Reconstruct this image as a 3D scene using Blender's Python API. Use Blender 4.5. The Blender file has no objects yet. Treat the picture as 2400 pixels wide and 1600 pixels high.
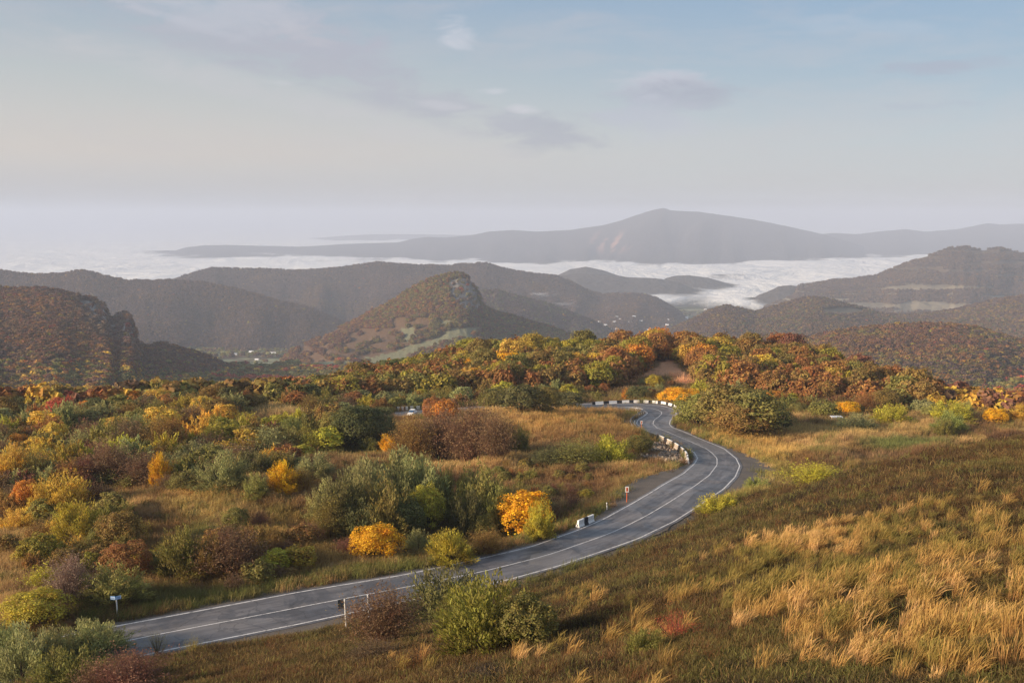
import bpy, math, random
import numpy as np
from mathutils import Vector
random.seed(7); rng = np.random.default_rng(7)
S = bpy.context.scene; C = S.collection

# ------------------------------------------------------------------ camera, sky, sun, exposure
F = 2333.0; PITCH = math.atan(295 / F)
cd = bpy.data.cameras.new('camera'); cam = bpy.data.objects.new('camera', cd); C.objects.link(cam)
cd.sensor_width = 36; cd.lens = 36 * F / 2400; cd.clip_start = 0.5; cd.clip_end = 200000
cam.location = (0, 0, 0); cam.rotation_euler = (math.pi / 2 - PITCH, 0, 0); S.camera = cam
SUN_EL, SUN_AZ = math.radians(17), math.radians(-112)     # azimuth clockwise from +Y: left, a little behind the camera
W = bpy.data.worlds.new('World'); S.world = W; W.use_nodes = True
nt = W.node_tree; nt.nodes.clear()
def N(t, ty, **kw):
    n = t.nodes.new(ty)
    for k, v in kw.items(): setattr(n, k, v)
    return n
def ramp(t, stops, interp='LINEAR'):
    r = N(t, 'ShaderNodeValToRGB'); e = r.color_ramp.elements; r.color_ramp.interpolation = interp
    while len(e) < len(stops): e.new(0.5)
    for i, (p, c) in enumerate(stops):
        e[i].position = p; e[i].color = tuple(c) + (1,) if len(c) == 3 else c
    return r
def mth(t, op, a, b=None, clamp=False):
    m = N(t, 'ShaderNodeMath', operation=op, use_clamp=clamp)
    for i, v in enumerate((a, b)):
        if v is None: continue
        if isinstance(v, (int, float)): m.inputs[i].default_value = v
        else: t.links.new(v, m.inputs[i])
    return m.outputs[0]
def mixc(t, f, a, b, blend='MIX'):
    m = N(t, 'ShaderNodeMix', data_type='RGBA', blend_type=blend)
    for i, v in ((0, f), (6, a), (7, b)):
        if isinstance(v, (int, float)): m.inputs[i].default_value = v
        elif isinstance(v, tuple): m.inputs[i].default_value = v + (1,) if len(v) == 3 else v
        else: t.links.new(v, m.inputs[i])
    return m.outputs[2]
def lin(r, g, b):
    return tuple((c / 255 / 12.92 if c / 255 <= .04045 else ((c / 255 + .055) / 1.055) ** 2.4) for c in (r, g, b))
STR = 0.1
tc = N(nt, 'ShaderNodeTexCoord'); sep = N(nt, 'ShaderNodeSeparateXYZ'); nt.links.new(tc.outputs['Generated'], sep.inputs[0])
Z = sep.outputs[2]; X = sep.outputs[0]
# z = sin(elevation): the frame shows 0 .. 0.2
left = ramp(nt, [(0.0, lin(186, 190, 200)), (0.03, lin(204, 202, 204)), (0.06, lin(216, 207, 200)), (0.13, lin(193, 198, 199)), (0.21, lin(158, 177, 196)), (0.5, lin(172, 190, 208)), (1.0, lin(166, 186, 210))])
right = ramp(nt, [(0.0, lin(196, 200, 207)), (0.03, lin(199, 203, 208)), (0.075, lin(190, 200, 208)), (0.13, lin(167, 188, 205)), (0.21, lin(146, 176, 205)), (0.5, lin(168, 188, 210)), (1.0, lin(166, 186, 210))])
nt.links.new(Z, left.inputs[0]); nt.links.new(Z, right.inputs[0])
fx = N(nt, 'ShaderNodeMapRange', interpolation_type='SMOOTHSTEP'); nt.links.new(X, fx.inputs[0])
fx.inputs[1].default_value = -0.45; fx.inputs[2].default_value = 0.5
grad = mixc(nt, fx.outputs[0], left.outputs[0], right.outputs[0])
# thin high cloud: noise on the dome, stretched sideways
mp = N(nt, 'ShaderNodeMapping'); mp.inputs['Scale'].default_value = (3.2, 1.0, 15.0); mp.inputs['Rotation'].default_value = (0, math.radians(-9), 0)
nt.links.new(tc.outputs['Generated'], mp.inputs[0])
n1 = N(nt, 'ShaderNodeTexNoise'); n1.inputs['Scale'].default_value = 2.6; n1.inputs['Detail'].default_value = 8; n1.inputs['Roughness'].default_value = .62; n1.inputs['Distortion'].default_value = .35
nt.links.new(mp.outputs[0], n1.inputs['Vector'])
thin = ramp(nt, [(0.44, (0, 0, 0)), (0.75, (1, 1, 1))]); nt.links.new(n1.outputs[0], thin.inputs[0])
sky = mixc(nt, mth(nt, 'MULTIPLY', thin.outputs[0], 0.42), grad, lin(203, 198, 202))
mp2 = N(nt, 'ShaderNodeMapping'); mp2.inputs['Scale'].default_value = (26, 10, 75); nt.links.new(tc.outputs['Generated'], mp2.inputs[0])
n2 = N(nt, 'ShaderNodeTexNoise'); n2.inputs['Scale'].default_value = .8; n2.inputs['Detail'].default_value = 9; n2.inputs['Roughness'].default_value = .6; n2.inputs['Distortion'].default_value = .5
nt.links.new(mp2.outputs[0], n2.inputs['Vector'])
def pray(px, py):
    cx = (px - 1200) / F; cy = (800 - py) / F
    return np.array([cx, cy * math.sin(PITCH) + math.cos(PITCH), cy * math.cos(PITCH) - math.sin(PITCH)])
# clouds: (px, py of the direction, half width, half height in radians, tilt, colour, strength)
CL = [(1560, 196, .046, .013, 0.0, lin(204, 203, 214), 1.0), (1590, 224, .055, .015, 0.0, lin(174, 178, 192), 1.0), (1500, 270, .03, .016, 0, lin(186, 190, 204), .7), (1065, 78, .017, .012, .2, lin(208, 210, 220), .9),
      (1290, 308, .055, .015, .12, lin(178, 180, 192), .95), (730, 110, .07, .026, .25, lin(184, 182, 196), .9), (860, 165, .09, .014, .3, lin(180, 182, 194), .8), (690, 75, .03, .008, .2, lin(206, 200, 206), .7), (560, 60, .10, .03, .2, lin(186, 188, 198), .5),
      (1228, 256, .014, .004, .1, lin(212, 210, 218), .9), (1150, 213, .013, .003, 0, lin(212, 212, 220), .9), (650, 194, .014, .003, 0, lin(210, 208, 214), .7),
      (2210, 155, .05, .006, -.02, lin(172, 180, 196), 1.0), (2180, 153, .03, .004, 0, lin(172, 180, 196), .9), (2160, 248, .035, .004, 0, lin(180, 188, 202), .9), (440, 55, .06, .004, .25, lin(208, 210, 220), .9), (600, 120, .24, .016, .30, lin(182, 183, 194), .75), (950, 215, .14, .010, .28, lin(186, 187, 197), .6),
      (1030, 246, .02, .004, .1, lin(206, 204, 212), .6), (1530, 285, .05, .02, 0, lin(196, 198, 210), .5), (480, 15, .09, .02, .1, lin(196, 200, 210), .6),
      (300, 330, .25, .02, .02, lin(208, 200, 198), .35), (2000, 60, .06, .006, .1, lin(190, 200, 214), .3), (700, 240, .2, .012, .22, lin(206, 203, 206), .5)]
for (px, py, w, h, tl, col, st) in CL:
    d = pray(px, py); d = d / np.linalg.norm(d)
    r = np.cross(d, (0, 0, 1)); r /= np.linalg.norm(r); u = np.cross(r, d)
    r2 = r * math.cos(tl) - u * math.sin(tl); u2 = r * math.sin(tl) + u * math.cos(tl)
    def dot(v, k):
        n = N(nt, 'ShaderNodeVectorMath', operation='DOT_PRODUCT'); n.inputs[1].default_value = tuple(v * k); nt.links.new(tc.outputs['Generated'], n.inputs[0]); return n.outputs['Value']
    # the dot products vanish on the cloud's own axis, squared and summed they make its outline
    a = dot(r2, 1 / w); b = dot(u2, 1 / h)
    q = mth(nt, 'ADD', mth(nt, 'MULTIPLY', a, a), mth(nt, 'MULTIPLY', b, b))
    q = mth(nt, 'ADD', q, mth(nt, 'MULTIPLY', mth(nt, 'SUBTRACT', n2.outputs[0], .5), 7.0))
    mr = N(nt, 'ShaderNodeMapRange', interpolation_type='SMOOTHSTEP'); nt.links.new(q, mr.inputs[0])
    mr.inputs[1].default_value = 2.1; mr.inputs[2].default_value = -.6; mr.inputs[3].default_value = 0; mr.inputs[4].default_value = st
    fy = mth(nt, 'GREATER_THAN', sep.outputs[1], 0)
    sky = mixc(nt, mth(nt, 'MULTIPLY', mr.outputs[0], fy), sky, col)
nish = N(nt, 'ShaderNodeTexSky', sky_type='NISHITA', sun_disc=False, sun_elevation=SUN_EL, sun_rotation=SUN_AZ, altitude=900, dust_density=1.5)
scaled = N(nt, 'ShaderNodeVectorMath', operation='SCALE'); nt.links.new(sky, scaled.inputs[0]); scaled.inputs['Scale'].default_value = 0.52 / STR
nmul = N(nt, 'ShaderNodeVectorMath', operation='SCALE'); nt.links.new(nish.outputs[0], nmul.inputs[0]); nmul.inputs['Scale'].default_value = 1.0
tot = mixc(nt, 0.08, scaled.outputs[0], nmul.outputs[0])
bg = N(nt, 'ShaderNodeBackground'); bg.inputs['Strength'].default_value = STR; nt.links.new(tot, bg.inputs[0])
wo = N(nt, 'ShaderNodeOutputWorld'); nt.links.new(bg.outputs[0], wo.inputs[0])
W.cycles.sampling_method = 'MANUAL'; W.cycles.sample_map_resolution = 512

sd = bpy.data.lights.new('sun', 'SUN'); sd.energy = 5.0; sd.angle = math.radians(9.0); sd.color = (1.0, 0.79, 0.56)
so = bpy.data.objects.new('sun', sd); C.objects.link(so)
sv = Vector((math.sin(SUN_AZ) * math.cos(SUN_EL), math.cos(SUN_AZ) * math.cos(SUN_EL), math.sin(SUN_EL)))
so.rotation_euler = sv.to_track_quat('Z', 'Y').to_euler(); so.location = (-50, -20, 40)
S.view_settings.view_transform = 'Standard'; S.view_settings.look = 'None'; S.view_settings.gamma = 1
S.view_settings.use_curve_mapping = False; S.view_settings.exposure = 0.9
S.cycles.use_denoising = True; S.cycles.max_bounces = 6; S.cycles.diffuse_bounces = 2; S.cycles.volume_bounces = 2
S.cycles.transparent_max_bounces = 10; S.cycles.caustics_reflective = False; S.cycles.caustics_refractive = False

# ------------------------------------------------------------------ numpy helpers
def vhash(ix, iy, seed):
    h = (ix.astype(np.int64) * 374761393 + iy.astype(np.int64) * 668265263 + seed * 1442695041) & 0xffffffff
    h = ((h ^ (h >> 13)) * 1274126177) & 0xffffffff
    return ((h ^ (h >> 16)) & 0xffff) / 65535.0
def noise(x, y, seed=0):
    ix = np.floor(x); iy = np.floor(y); fx_ = x - ix; fy_ = y - iy
    fx_ = fx_ * fx_ * (3 - 2 * fx_); fy_ = fy_ * fy_ * (3 - 2 * fy_)
    a = vhash(ix, iy, seed); b = vhash(ix + 1, iy, seed); c = vhash(ix, iy + 1, seed); d = vhash(ix + 1, iy + 1, seed)
    return (a * (1 - fx_) + b * fx_) * (1 - fy_) + (c * (1 - fx_) + d * fx_) * fy_
def fbm(x, y, seed=0, o=4):
    s = 0; a = .5; t = 0
    for k in range(o):
        s = s + a * noise(x, y, seed + k * 17); t += a; a *= .5; x = x * 2.03 + 11.3; y = y * 2.03 + 5.7
    return s / t
def sstep(a, b, x):
    t = np.clip((x - a) / (b - a), 0, 1); return t * t * (3 - 2 * t)
def gsm(a, k):
    w = np.exp(-np.linspace(-2, 2, 2 * k + 1) ** 2); w /= w.sum()
    return np.convolve(np.r_[np.full(k, a[0]) + (np.arange(-k, 0)) * (a[1] - a[0]), a, np.full(k, a[-1]) + np.arange(1, k + 1) * (a[-1] - a[-2])], w, 'valid')
def slope(py, px=None):
    cy = (800 - np.asarray(py, float)) / F
    return (cy * math.cos(PITCH) - math.sin(PITCH)) / (cy * math.sin(PITCH) + math.cos(PITCH))
def uof(px, py):
    cy = (800 - np.asarray(py, float)) / F
    return (np.asarray(px, float) - 1200) / F / (cy * math.sin(PITCH) + math.cos(PITCH))
def onz(px, py, z):
    d = pray(px, py); return d * (z / d[2])
def project(x, y, z):
    fw = y * math.cos(PITCH) - z * math.sin(PITCH); up = y * math.sin(PITCH) + z * math.cos(PITCH)
    fw = np.maximum(fw, .1)
    return 1200 + F * x / fw, 800 - F * up / fw

def mesh_np(name, v, f, mat=None, attrs=None, smooth=False, mats=None, midx=None):
    v = np.asarray(v, np.float32); f = np.asarray(f, np.int32); k = f.shape[1]
    m = bpy.data.meshes.new(name)
    m.vertices.add(len(v)); m.vertices.foreach_set('co', v.ravel())
    m.loops.add(f.size); m.loops.foreach_set('vertex_index', f.ravel())
    m.polygons.add(len(f)); m.polygons.foreach_set('loop_start', np.arange(0, f.size, k, dtype=np.int32))
    m.polygons.foreach_set('use_smooth', np.full(len(f), smooth))
    if mat: m.materials.append(mat)
    for q in (mats or []): m.materials.append(q)
    if midx is not None: m.polygons.foreach_set('material_index', np.asarray(midx, np.int32))
    for an, (ty, arr) in (attrs or {}).items():
        a = m.attributes.new(an, ty, 'POINT'); arr = np.asarray(arr, np.float32)
        a.data.foreach_set({'FLOAT': 'value', 'FLOAT_COLOR': 'color', 'FLOAT_VECTOR': 'vector'}[ty], arr.ravel())
    m.update(calc_edges=True); m.validate(); return m
def link(name, mesh, parent=None, **props):
    o = bpy.data.objects.new(name, mesh); C.objects.link(o)
    if parent: o.parent = parent
    for k, v in props.items():
        if v: o[k] = v
    return o
def grid_faces(nr, nc):
    i = np.arange(nr * nc).reshape(nr, nc)
    return np.stack([i[:-1, :-1], i[:-1, 1:], i[1:, 1:], i[1:, :-1]], -1).reshape(-1, 4)
def tube(pts, rad, n=6, cap=True):
    pts = np.asarray(pts, float); V = []; K = len(pts)
    for i in range(K):
        t = pts[min(i + 1, K - 1)] - pts[max(i - 1, 0)]; t /= np.linalg.norm(t) + 1e-9
        a = np.cross(t, (0, 0, 1)) if abs(t[2]) < .9 else np.cross(t, (1, 0, 0)); a /= np.linalg.norm(a); b = np.cross(t, a)
        r = rad[i] if hasattr(rad, '__len__') else rad
        for k in range(n):
            an = 2 * math.pi * k / n; V.append(pts[i] + r * (math.cos(an) * a + math.sin(an) * b))
    Fc = [[i * n + k, i * n + (k + 1) % n, (i + 1) * n + (k + 1) % n, (i + 1) * n + k] for i in range(K - 1) for k in range(n)]
    if cap:
        for base in (0, (K - 1) * n):
            c = len(V); V.append(pts[0 if base == 0 else -1])
            for k in range(0, n, 2): Fc.append([base + k, base + (k + 1) % n, base + (k + 2) % n, c])
    return np.array(V), np.array(Fc)
def boxv(x0, x1, y0, y1, z0, z1):
    V = np.array([(x, y, z) for z in (z0, z1) for (x, y) in ((x0, y0), (x1, y0), (x1, y1), (x0, y1))], float)
    return V, np.array([[0, 3, 2, 1], [4, 5, 6, 7], [0, 1, 5, 4], [1, 2, 6, 5], [2, 3, 7, 6], [3, 0, 4, 7]])
def merge(parts):
    V = []; Fc = []; o = 0
    for v, f in parts: V.append(v); Fc.append(np.asarray(f) + o); o += len(v)
    return np.vstack(V), np.vstack(Fc)

# ------------------------------------------------------------------ materials
def newmat(name):
    m = bpy.data.materials.new(name); m.use_nodes = True; t = m.node_tree; t.nodes.clear()
    o = N(t, 'ShaderNodeOutputMaterial'); p = N(t, 'ShaderNodeBsdfPrincipled'); t.links.new(p.outputs[0], o.inputs[0])
    p.inputs['Roughness'].default_value = .9
    p.inputs['Specular IOR Level'].default_value = .2
    return m, t, p, o
def attr(t, name, ty='GEOMETRY'):
    a = N(t, 'ShaderNodeAttribute'); a.attribute_name = name; a.attribute_type = ty; return a
def leafmat(name, src, twig=False, patch=True):
    m, t, p, o = newmat(name)
    if src == 'object':
        oi = N(t, 'ShaderNodeObjectInfo'); col = oi.outputs['Color']; rv = oi.outputs['Random']
    else:
        a = attr(t, 'col', 'INSTANCER'); col = a.outputs['Color']; rv = attr(t, 'rv', 'INSTANCER').outputs['Fac']
    rn = attr(t, 'rnd').outputs['Fac']
    hs = N(t, 'ShaderNodeHueSaturation'); t.links.new(col, hs.inputs['Color'])
    t.links.new(mth(t, 'ADD', mth(t, 'MULTIPLY', rn, .045), .478), hs.inputs['Hue'])
    t.links.new(mth(t, 'ADD', mth(t, 'MULTIPLY', rn, .85), .78), hs.inputs['Value'])
    c = hs.outputs[0]
    if patch:
        tcx = N(t, 'ShaderNodeTexCoord'); nz = N(t, 'ShaderNodeTexNoise', noise_dimensions='4D'); nz.inputs['Scale'].default_value = 3.4; nz.inputs['Detail'].default_value = 2
        t.links.new(tcx.outputs['Object'], nz.inputs['Vector']); t.links.new(mth(t, 'MULTIPLY', rv, 40), nz.inputs['W'])
        h2 = N(t, 'ShaderNodeHueSaturation'); t.links.new(c, h2.inputs['Color']); h2.inputs['Hue'].default_value = .478; h2.inputs['Value'].default_value = 1.5; h2.inputs['Saturation'].default_value = 1.1
        r = ramp(t, [(.50, (0, 0, 0)), (.66, (1, 1, 1))]); t.links.new(nz.outputs[0], r.inputs[0])
        c = mixc(t, mth(t, 'MULTIPLY', r.outputs[0], .42), c, h2.outputs[0])
    t.links.new(c, p.inputs['Base Color']); p.inputs['Roughness'].default_value = .75; p.inputs['Specular IOR Level'].default_value = .25
    tr = N(t, 'ShaderNodeBsdfTranslucent'); t.links.new(c, tr.inputs[0]); mx = N(t, 'ShaderNodeMixShader'); mx.inputs[0].default_value = .12 if twig else .36
    t.links.new(p.outputs[0], mx.inputs[1]); t.links.new(tr.outputs[0], mx.inputs[2]); t.links.new(mx.outputs[0], o.inputs[0])
    return m
LEAF = leafmat('autumn_leaves', 'object'); LEAFI = leafmat('autumn_leaves_scattered', 'inst'); GRASSI = leafmat('dry_grass', 'inst', patch=False)
def simple(name, col, rough=.8, nscale=0, namt=.3, metal=0, bump=0):
    m, t, p, o = newmat(name); p.inputs['Roughness'].default_value = rough; p.inputs['Metallic'].default_value = metal
    if nscale:
        tcx = N(t, 'ShaderNodeTexCoord'); nz = N(t, 'ShaderNodeTexNoise'); nz.inputs['Scale'].default_value = nscale; nz.inputs['Detail'].default_value = 6
        t.links.new(tcx.outputs['Object'], nz.inputs['Vector'])
        r = ramp(t, [(.3, tuple(x * (1 - namt) for x in col)), (.7, tuple(min(1, x * (1 + namt * .6)) for x in col))]); t.links.new(nz.outputs[0], r.inputs[0])
        t.links.new(r.outputs[0], p.inputs['Base Color'])
        if bump:
            b = N(t, 'ShaderNodeBump'); b.inputs['Strength'].default_value = bump; t.links.new(nz.outputs[0], b.inputs['Height']); t.links.new(b.outputs[0], p.inputs['Normal'])
    else: p.inputs['Base Color'].default_value = col + (1,)
    return m
BARK = simple('bark', (.06, .042, .03), .9, 8, .5)
CONC = simple('bare_concrete', (.40, .34, .28), .9, 3, .35, bump=.2)
WHITE = simple('white_paint_worn', (.78, .77, .76), .6, 4, .18)
BLACK = simple('black_paint_worn', (.025, .027, .035), .6, 5, .3)
STEEL = simple('galvanised_steel', (.42, .43, .46), .45, 3, .2, metal=.5)
ORANGE = simple('orange_red_paint', (.62, .12, .03), .5, 5, .2)
BLUE = simple('blue_sign_paint', (.10, .32, .70), .5)
GREY = simple('dark_grey_sign_back', (.10, .11, .12), .5, 2, .3)
def vcolmat(name, fine=1.2, fine_amt=.35, bump=.3, bscale=2.0, rough=.95):
    m, t, p, o = newmat(name); p.inputs['Roughness'].default_value = rough; p.inputs['Specular IOR Level'].default_value = .1
    c = attr(t, 'col').outputs['Color']; g = N(t, 'ShaderNodeNewGeometry')
    nz = N(t, 'ShaderNodeTexNoise'); nz.inputs['Scale'].default_value = fine; nz.inputs['Detail'].default_value = 8; nz.inputs['Roughness'].default_value = .7; t.links.new(g.outputs['Position'], nz.inputs['Vector'])
    r = ramp(t, [(.28, (1 - fine_amt,) * 3), (.72, (1 + fine_amt,) * 3)]); t.links.new(nz.outputs[0], r.inputs[0])
    t.links.new(mixc(t, 1.0, c, r.outputs[0], 'MULTIPLY'), p.inputs['Base Color'])
    n2_ = N(t, 'ShaderNodeTexNoise'); n2_.inputs['Scale'].default_value = bscale; n2_.inputs['Detail'].default_value = 6; t.links.new(g.outputs['Position'], n2_.inputs['Vector'])
    b = N(t, 'ShaderNodeBump'); b.inputs['Strength'].default_value = bump; b.inputs['Distance'].default_value = 1.0 / bscale * .6; t.links.new(n2_.outputs[0], b.inputs['Height']); t.links.new(b.outputs[0], p.inputs['Normal'])
    return m

# ------------------------------------------------------------------ road line, read off the two edge lines
HROW_Y = [940, 948, 955, 970, 990, 1015, 1040, 1075, 1110, 1150, 1250, 1350, 1700]
HROW_H = [52.2, 51.9, 51.4, 50.6, 49.9, 48.5, 46.5, 43.6, 41.6, 40.6, 40.0, 38.8, 37.5]
def hrow(y): return np.interp(y, HROW_Y, HROW_H)
LP = [(-500, 1640), (-150, 1558), (110, 1502), (248.7, 1473.6), (500, 1427), (700, 1389), (948.6, 1348), (1113, 1315.6), (1247, 1283), (1350, 1246), (1415, 1217), (1480, 1181.4), (1540.7, 1145.6), (1603.5, 1109.8), (1627.4, 1088), (1635, 1074), (1627.4, 1060), (1608, 1048), (1575.4, 1031.8), (1538.5, 1016.6), (1503.8, 1003.6), (1491.9, 992.7), (1495, 984), (1512.5, 973), (1518, 967.8), (1513.6, 963.5), (1495, 959.5), (1460.5, 957.3), (1400, 956.5), (1300, 957.5), (1150, 963), (1000, 973), (920, 980)]
RP = [(-500, 1722), (-100, 1634), (230, 1557), (382.5, 1521), (700, 1459), (952.5, 1405.5), (1174.4, 1357.7), (1312, 1321.3), (1427, 1283), (1500, 1258), (1579.7, 1220), (1638, 1183.6), (1696.8, 1142.4), (1722.8, 1116), (1733.7, 1090.3), (1725, 1073), (1696.8, 1051), (1638, 1027.4), (1603.5, 1012), (1575.4, 1001.4), (1568.9, 993.8), (1571, 984), (1584, 972), (1585, 965), (1575.4, 958), (1549.4, 952), (1495, 949), (1400, 948.5), (1300, 949.5), (1150, 954), (1000, 963), (920, 970)]
def wline(P, n=420):
    out = []
    for a, b in zip(P[:-1], P[1:]):
        for t in np.linspace(0, 1, 24, endpoint=False):
            px = a[0] + (b[0] - a[0]) * t; py = a[1] + (b[1] - a[1]) * t; out.append(onz(px, py, -hrow(py)))
    out = np.array(out); s = np.r_[0, np.cumsum(np.linalg.norm(np.diff(out, axis=0), axis=1))]
    t = np.linspace(0, s[-1], n); q = np.stack([np.interp(t, s, out[:, k]) for k in range(3)], 1)
    return np.stack([gsm(q[:, k], 4) for k in range(3)], 1)
Lw, Rw0 = wline(LP), wline(RP, 900)
# match each left point to a right point, monotone and smoothed
j = np.array([np.hypot(*(Rw0[:, :2] - p[:2]).T).argmin() for p in Lw]).astype(float)
j = np.maximum.accumulate(j); j = np.clip(gsm(j, 14), 0, len(Rw0) - 1)
Rw = np.stack([np.interp(j, np.arange(len(Rw0)), Rw0[:, k]) for k in range(3)], 1)
Rw[:, 2] = Lw[:, 2] = (Rw[:, 2] + Lw[:, 2]) / 2
Cw = (Lw + Rw) / 2; AX = Rw - Lw; WID = np.linalg.norm(AX, axis=1); AXN = AX / WID[:, None]
NS = len(Cw)

# ------------------------------------------------------------------ the near land: heights through control points (px, py, z)
CP = [(2400, 1600, -13), (1800, 1600, -15.5), (1200, 1600, -20), (700, 1600, -26.5), (300, 1600, -32), (0, 1600, -35.5), (2400, 1300, -17.2), (2000, 1300, -20.5), (1600, 1350, -25),
      (1500, 1480, -21.5), (1000, 1500, -29), (1250, 1400, -33), (2400, 1120, -21.5), (2100, 1180, -23.5), (1850, 1210, -27), (1650, 1260, -31.5),
      (2400, 1017, -24.6), (2150, 1070, -27.4), (1900, 1125, -31.5), (1760, 1160, -35.8), (1600, 1225, -37.2), (1500, 1275, -37.8), (1250, 1370, -37.6), (900, 1450, -36.5), (600, 1520, -35.8),
      (1820, 1100, -43.8), (1950, 1062, -45.2), (1800, 1040, -46.2), (2000, 1015, -47.5), (2150, 1000, -48.5), (2400, 995, -48.5), (1700, 1010, -48.8),
      (2400, 975, -52), (2200, 965, -53.5), (2000, 960, -53), (1800, 950, -53.5), (1650, 960, -52.3),
      (0, 1400, -38.8), (100, 1480, -37.6), (0, 1250, -40.5), (0, 1150, -41), (0, 1050, -44), (0, 972, -50.3), (300, 1390, -39.2), (300, 1280, -39.5), (300, 1180, -40.8), (600, 1340, -39.4), (600, 1250, -40),
      (480, 1153, -38.1), (640, 1148, -38.6), (560, 1147, -38.0), (480, 1205, -40.6), (600, 1200, -40.5), (400, 1175, -40.2), (480, 1115, -43.4), (660, 1105, -43.5), (300, 1110, -43.2), (250, 1165, -41), (480, 1060, -44.5), (750, 1150, -41), (800, 1280, -40.4), (900, 1330, -39.6),
      (300, 1010, -46.6), (300, 962, -51.3), (650, 957, -48.2), (560, 970, -48.4), (740, 965, -48.6), (650, 945, -53), (500, 957, -51.8), (650, 1010, -46.8), (450, 960, -48.3), (750, 936, -55.5), (800, 1050, -45.2), (950, 1100, -43.8), (1000, 1200, -41.6), (1150, 1270, -40.6), (1200, 1180, -42),
      (1400, 1160, -41.2), (1300, 1100, -43.2), (1500, 1090, -43.8), (1550, 1060, -46), (1500, 1040, -46.6), (1150, 1080, -44.6), (1250, 1010, -45.8), (1400, 1000, -46.6), (1250, 964, -48), (1330, 962, -48.8), (1180, 970, -47.9), (1420, 966, -49.8), (1100, 985, -48), (1050, 1020, -47), (930, 1000, -50),
      (1250, 925, -54), (1400, 920, -54.2), (1550, 900, -54.2), (1100, 915, -54.2), (1000, 905, -55), (900, 902, -57.5), (1150, 836, -56.5), (1000, 876, -58), (1500, 826, -56), (1350, 828, -56), (1650, 824, -55.5), (1800, 828, -56.5), (1570, 862, -53),
      (1950, 880, -58), (2060, 912, -57.5), (1900, 925, -55.5), (1700, 890, -54.5)]
K = [onz(px, py, z) for px, py, z in CP]
K += [np.array(p, float) for p in [(60, 160, -43.5), (90, 150, -40), (120, 185, -46), (48, 140, -42.5), (-60, 40, -34), (-80, 60, -37.5), (60, 20, -12), (0, 0, -9), (0, -60, -8), (100, -60, -8), (-100, -60, -20), (90, 60, -18), (130, 120, -30), (200, 200, -50), (-150, 100, -40), (-140, 200, -46), (200, 300, -55), (40, 5, -9)]]
K += [Cw[i] for i in range(10, NS, 26)]
K = np.array(K)
def rbf_fit(P, z, lam=.02):
    n = len(P); d = np.hypot(P[:, None, 0] - P[None, :, 0], P[:, None, 1] - P[None, :, 1]) / 50
    A = np.zeros((n + 3, n + 3)); A[:n, :n] = -d + np.eye(n) * lam; A[:n, n] = 1; A[:n, n + 1:] = P / 50; A[n:, :n] = A[:n, n:].T
    return np.linalg.solve(A, np.r_[z, 0, 0, 0])
# warp so that distance is measured evenly near and far
def wp(x, y):
    r = np.maximum(y + 60, 5); return np.stack([x / r * 160, np.log(r) * 110], -1)
KW = wp(K[:, 0], K[:, 1]); WT = rbf_fit(KW, K[:, 2])
def rbf(x, y):
    q = wp(x.ravel(), y.ravel()); out = np.empty(len(q))
    for s in range(0, len(q), 40000):
        b = q[s:s + 40000]; d = np.sqrt((b[:, None, 0] - KW[None, :, 0]) ** 2 + (b[:, None, 1] - KW[None, :, 1]) ** 2 + 4.0) / 50
        out[s:s + 40000] = -d @ WT[:-3] + WT[-3] + b[:, 0] / 50 * WT[-2] + b[:, 1] / 50 * WT[-1]
    return out.reshape(x.shape)
EP = [(-400, 972, -50), (0, 972, -50.5), (300, 962, -51.5), (500, 955, -52.5), (620, 950, -53), (720, 945, -55), (830, 915, -57), (950, 890, -58.5), (1050, 860, -57.8), (1150, 834, -56.5), (1300, 842, -56), (1450, 832, -56), (1550, 827, -56), (1700, 832, -56.5), (1850, 842, -57), (1950, 878, -58), (2050, 908, -58), (2130, 942, -56.5), (2220, 965, -54), (2400, 972, -52.5), (2800, 975, -51)]
EU = np.array([uof(a, b) for a, b, c in EP]); EY = np.array([c / slope(b) for a, b, c in EP])
RCX, RCY, RCZ = Cw[:, 0], Cw[:, 1], Cw[:, 2]
def road_d(x, y):
    xs, ys = x.ravel(), y.ravel(); D = np.empty(len(xs)); I = np.empty(len(xs), int)
    for s in range(0, len(xs), 30000):
        d = (xs[s:s + 30000, None] - RCX[None, ::1]) ** 2 + (ys[s:s + 30000, None] - RCY[None]) ** 2
        I[s:s + 30000] = d.argmin(1); D[s:s + 30000] = np.sqrt(d.min(1))
    return D.reshape(x.shape), I.reshape(x.shape)
def ground_z(x, y, full=False):
    x = np.asarray(x, float); y = np.asarray(y, float)
    u = x / np.maximum(y, 1); ye = np.interp(u, EU, EY); ye = np.where(y < 60, 1e4, ye)
    yc = np.minimum(y, ye); z = rbf(np.where(y > ye, u * yc, x), yc)
    z = z + (fbm(x / 14, y / 14, 3) - .5) * (2.0 + 1.4 * sstep(90, 130, y) * sstep(260, 200, y)) + (fbm(x / 3.2, y / 3.2, 5, 3) - .5) * .5 + (fbm(x / 34 + 5, y / 26, 9, 2) - .5) * 6.5 * sstep(95, 135, y) * sstep(270, 200, y) * sstep(40, 0, x)
    d = np.maximum(0, y - ye); z = z - .5 * d * d / (d + 30)
    D, I = road_d(x, y); hw = WID[I] / 2; e = D - hw
    b = sstep(2.5, 7.5, e); z = z * b + (RCZ[I] - .07 - .05 * np.clip(e, 0, 3) * (e > .8)) * (1 - b)
    return (z, D, I) if full else z
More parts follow.
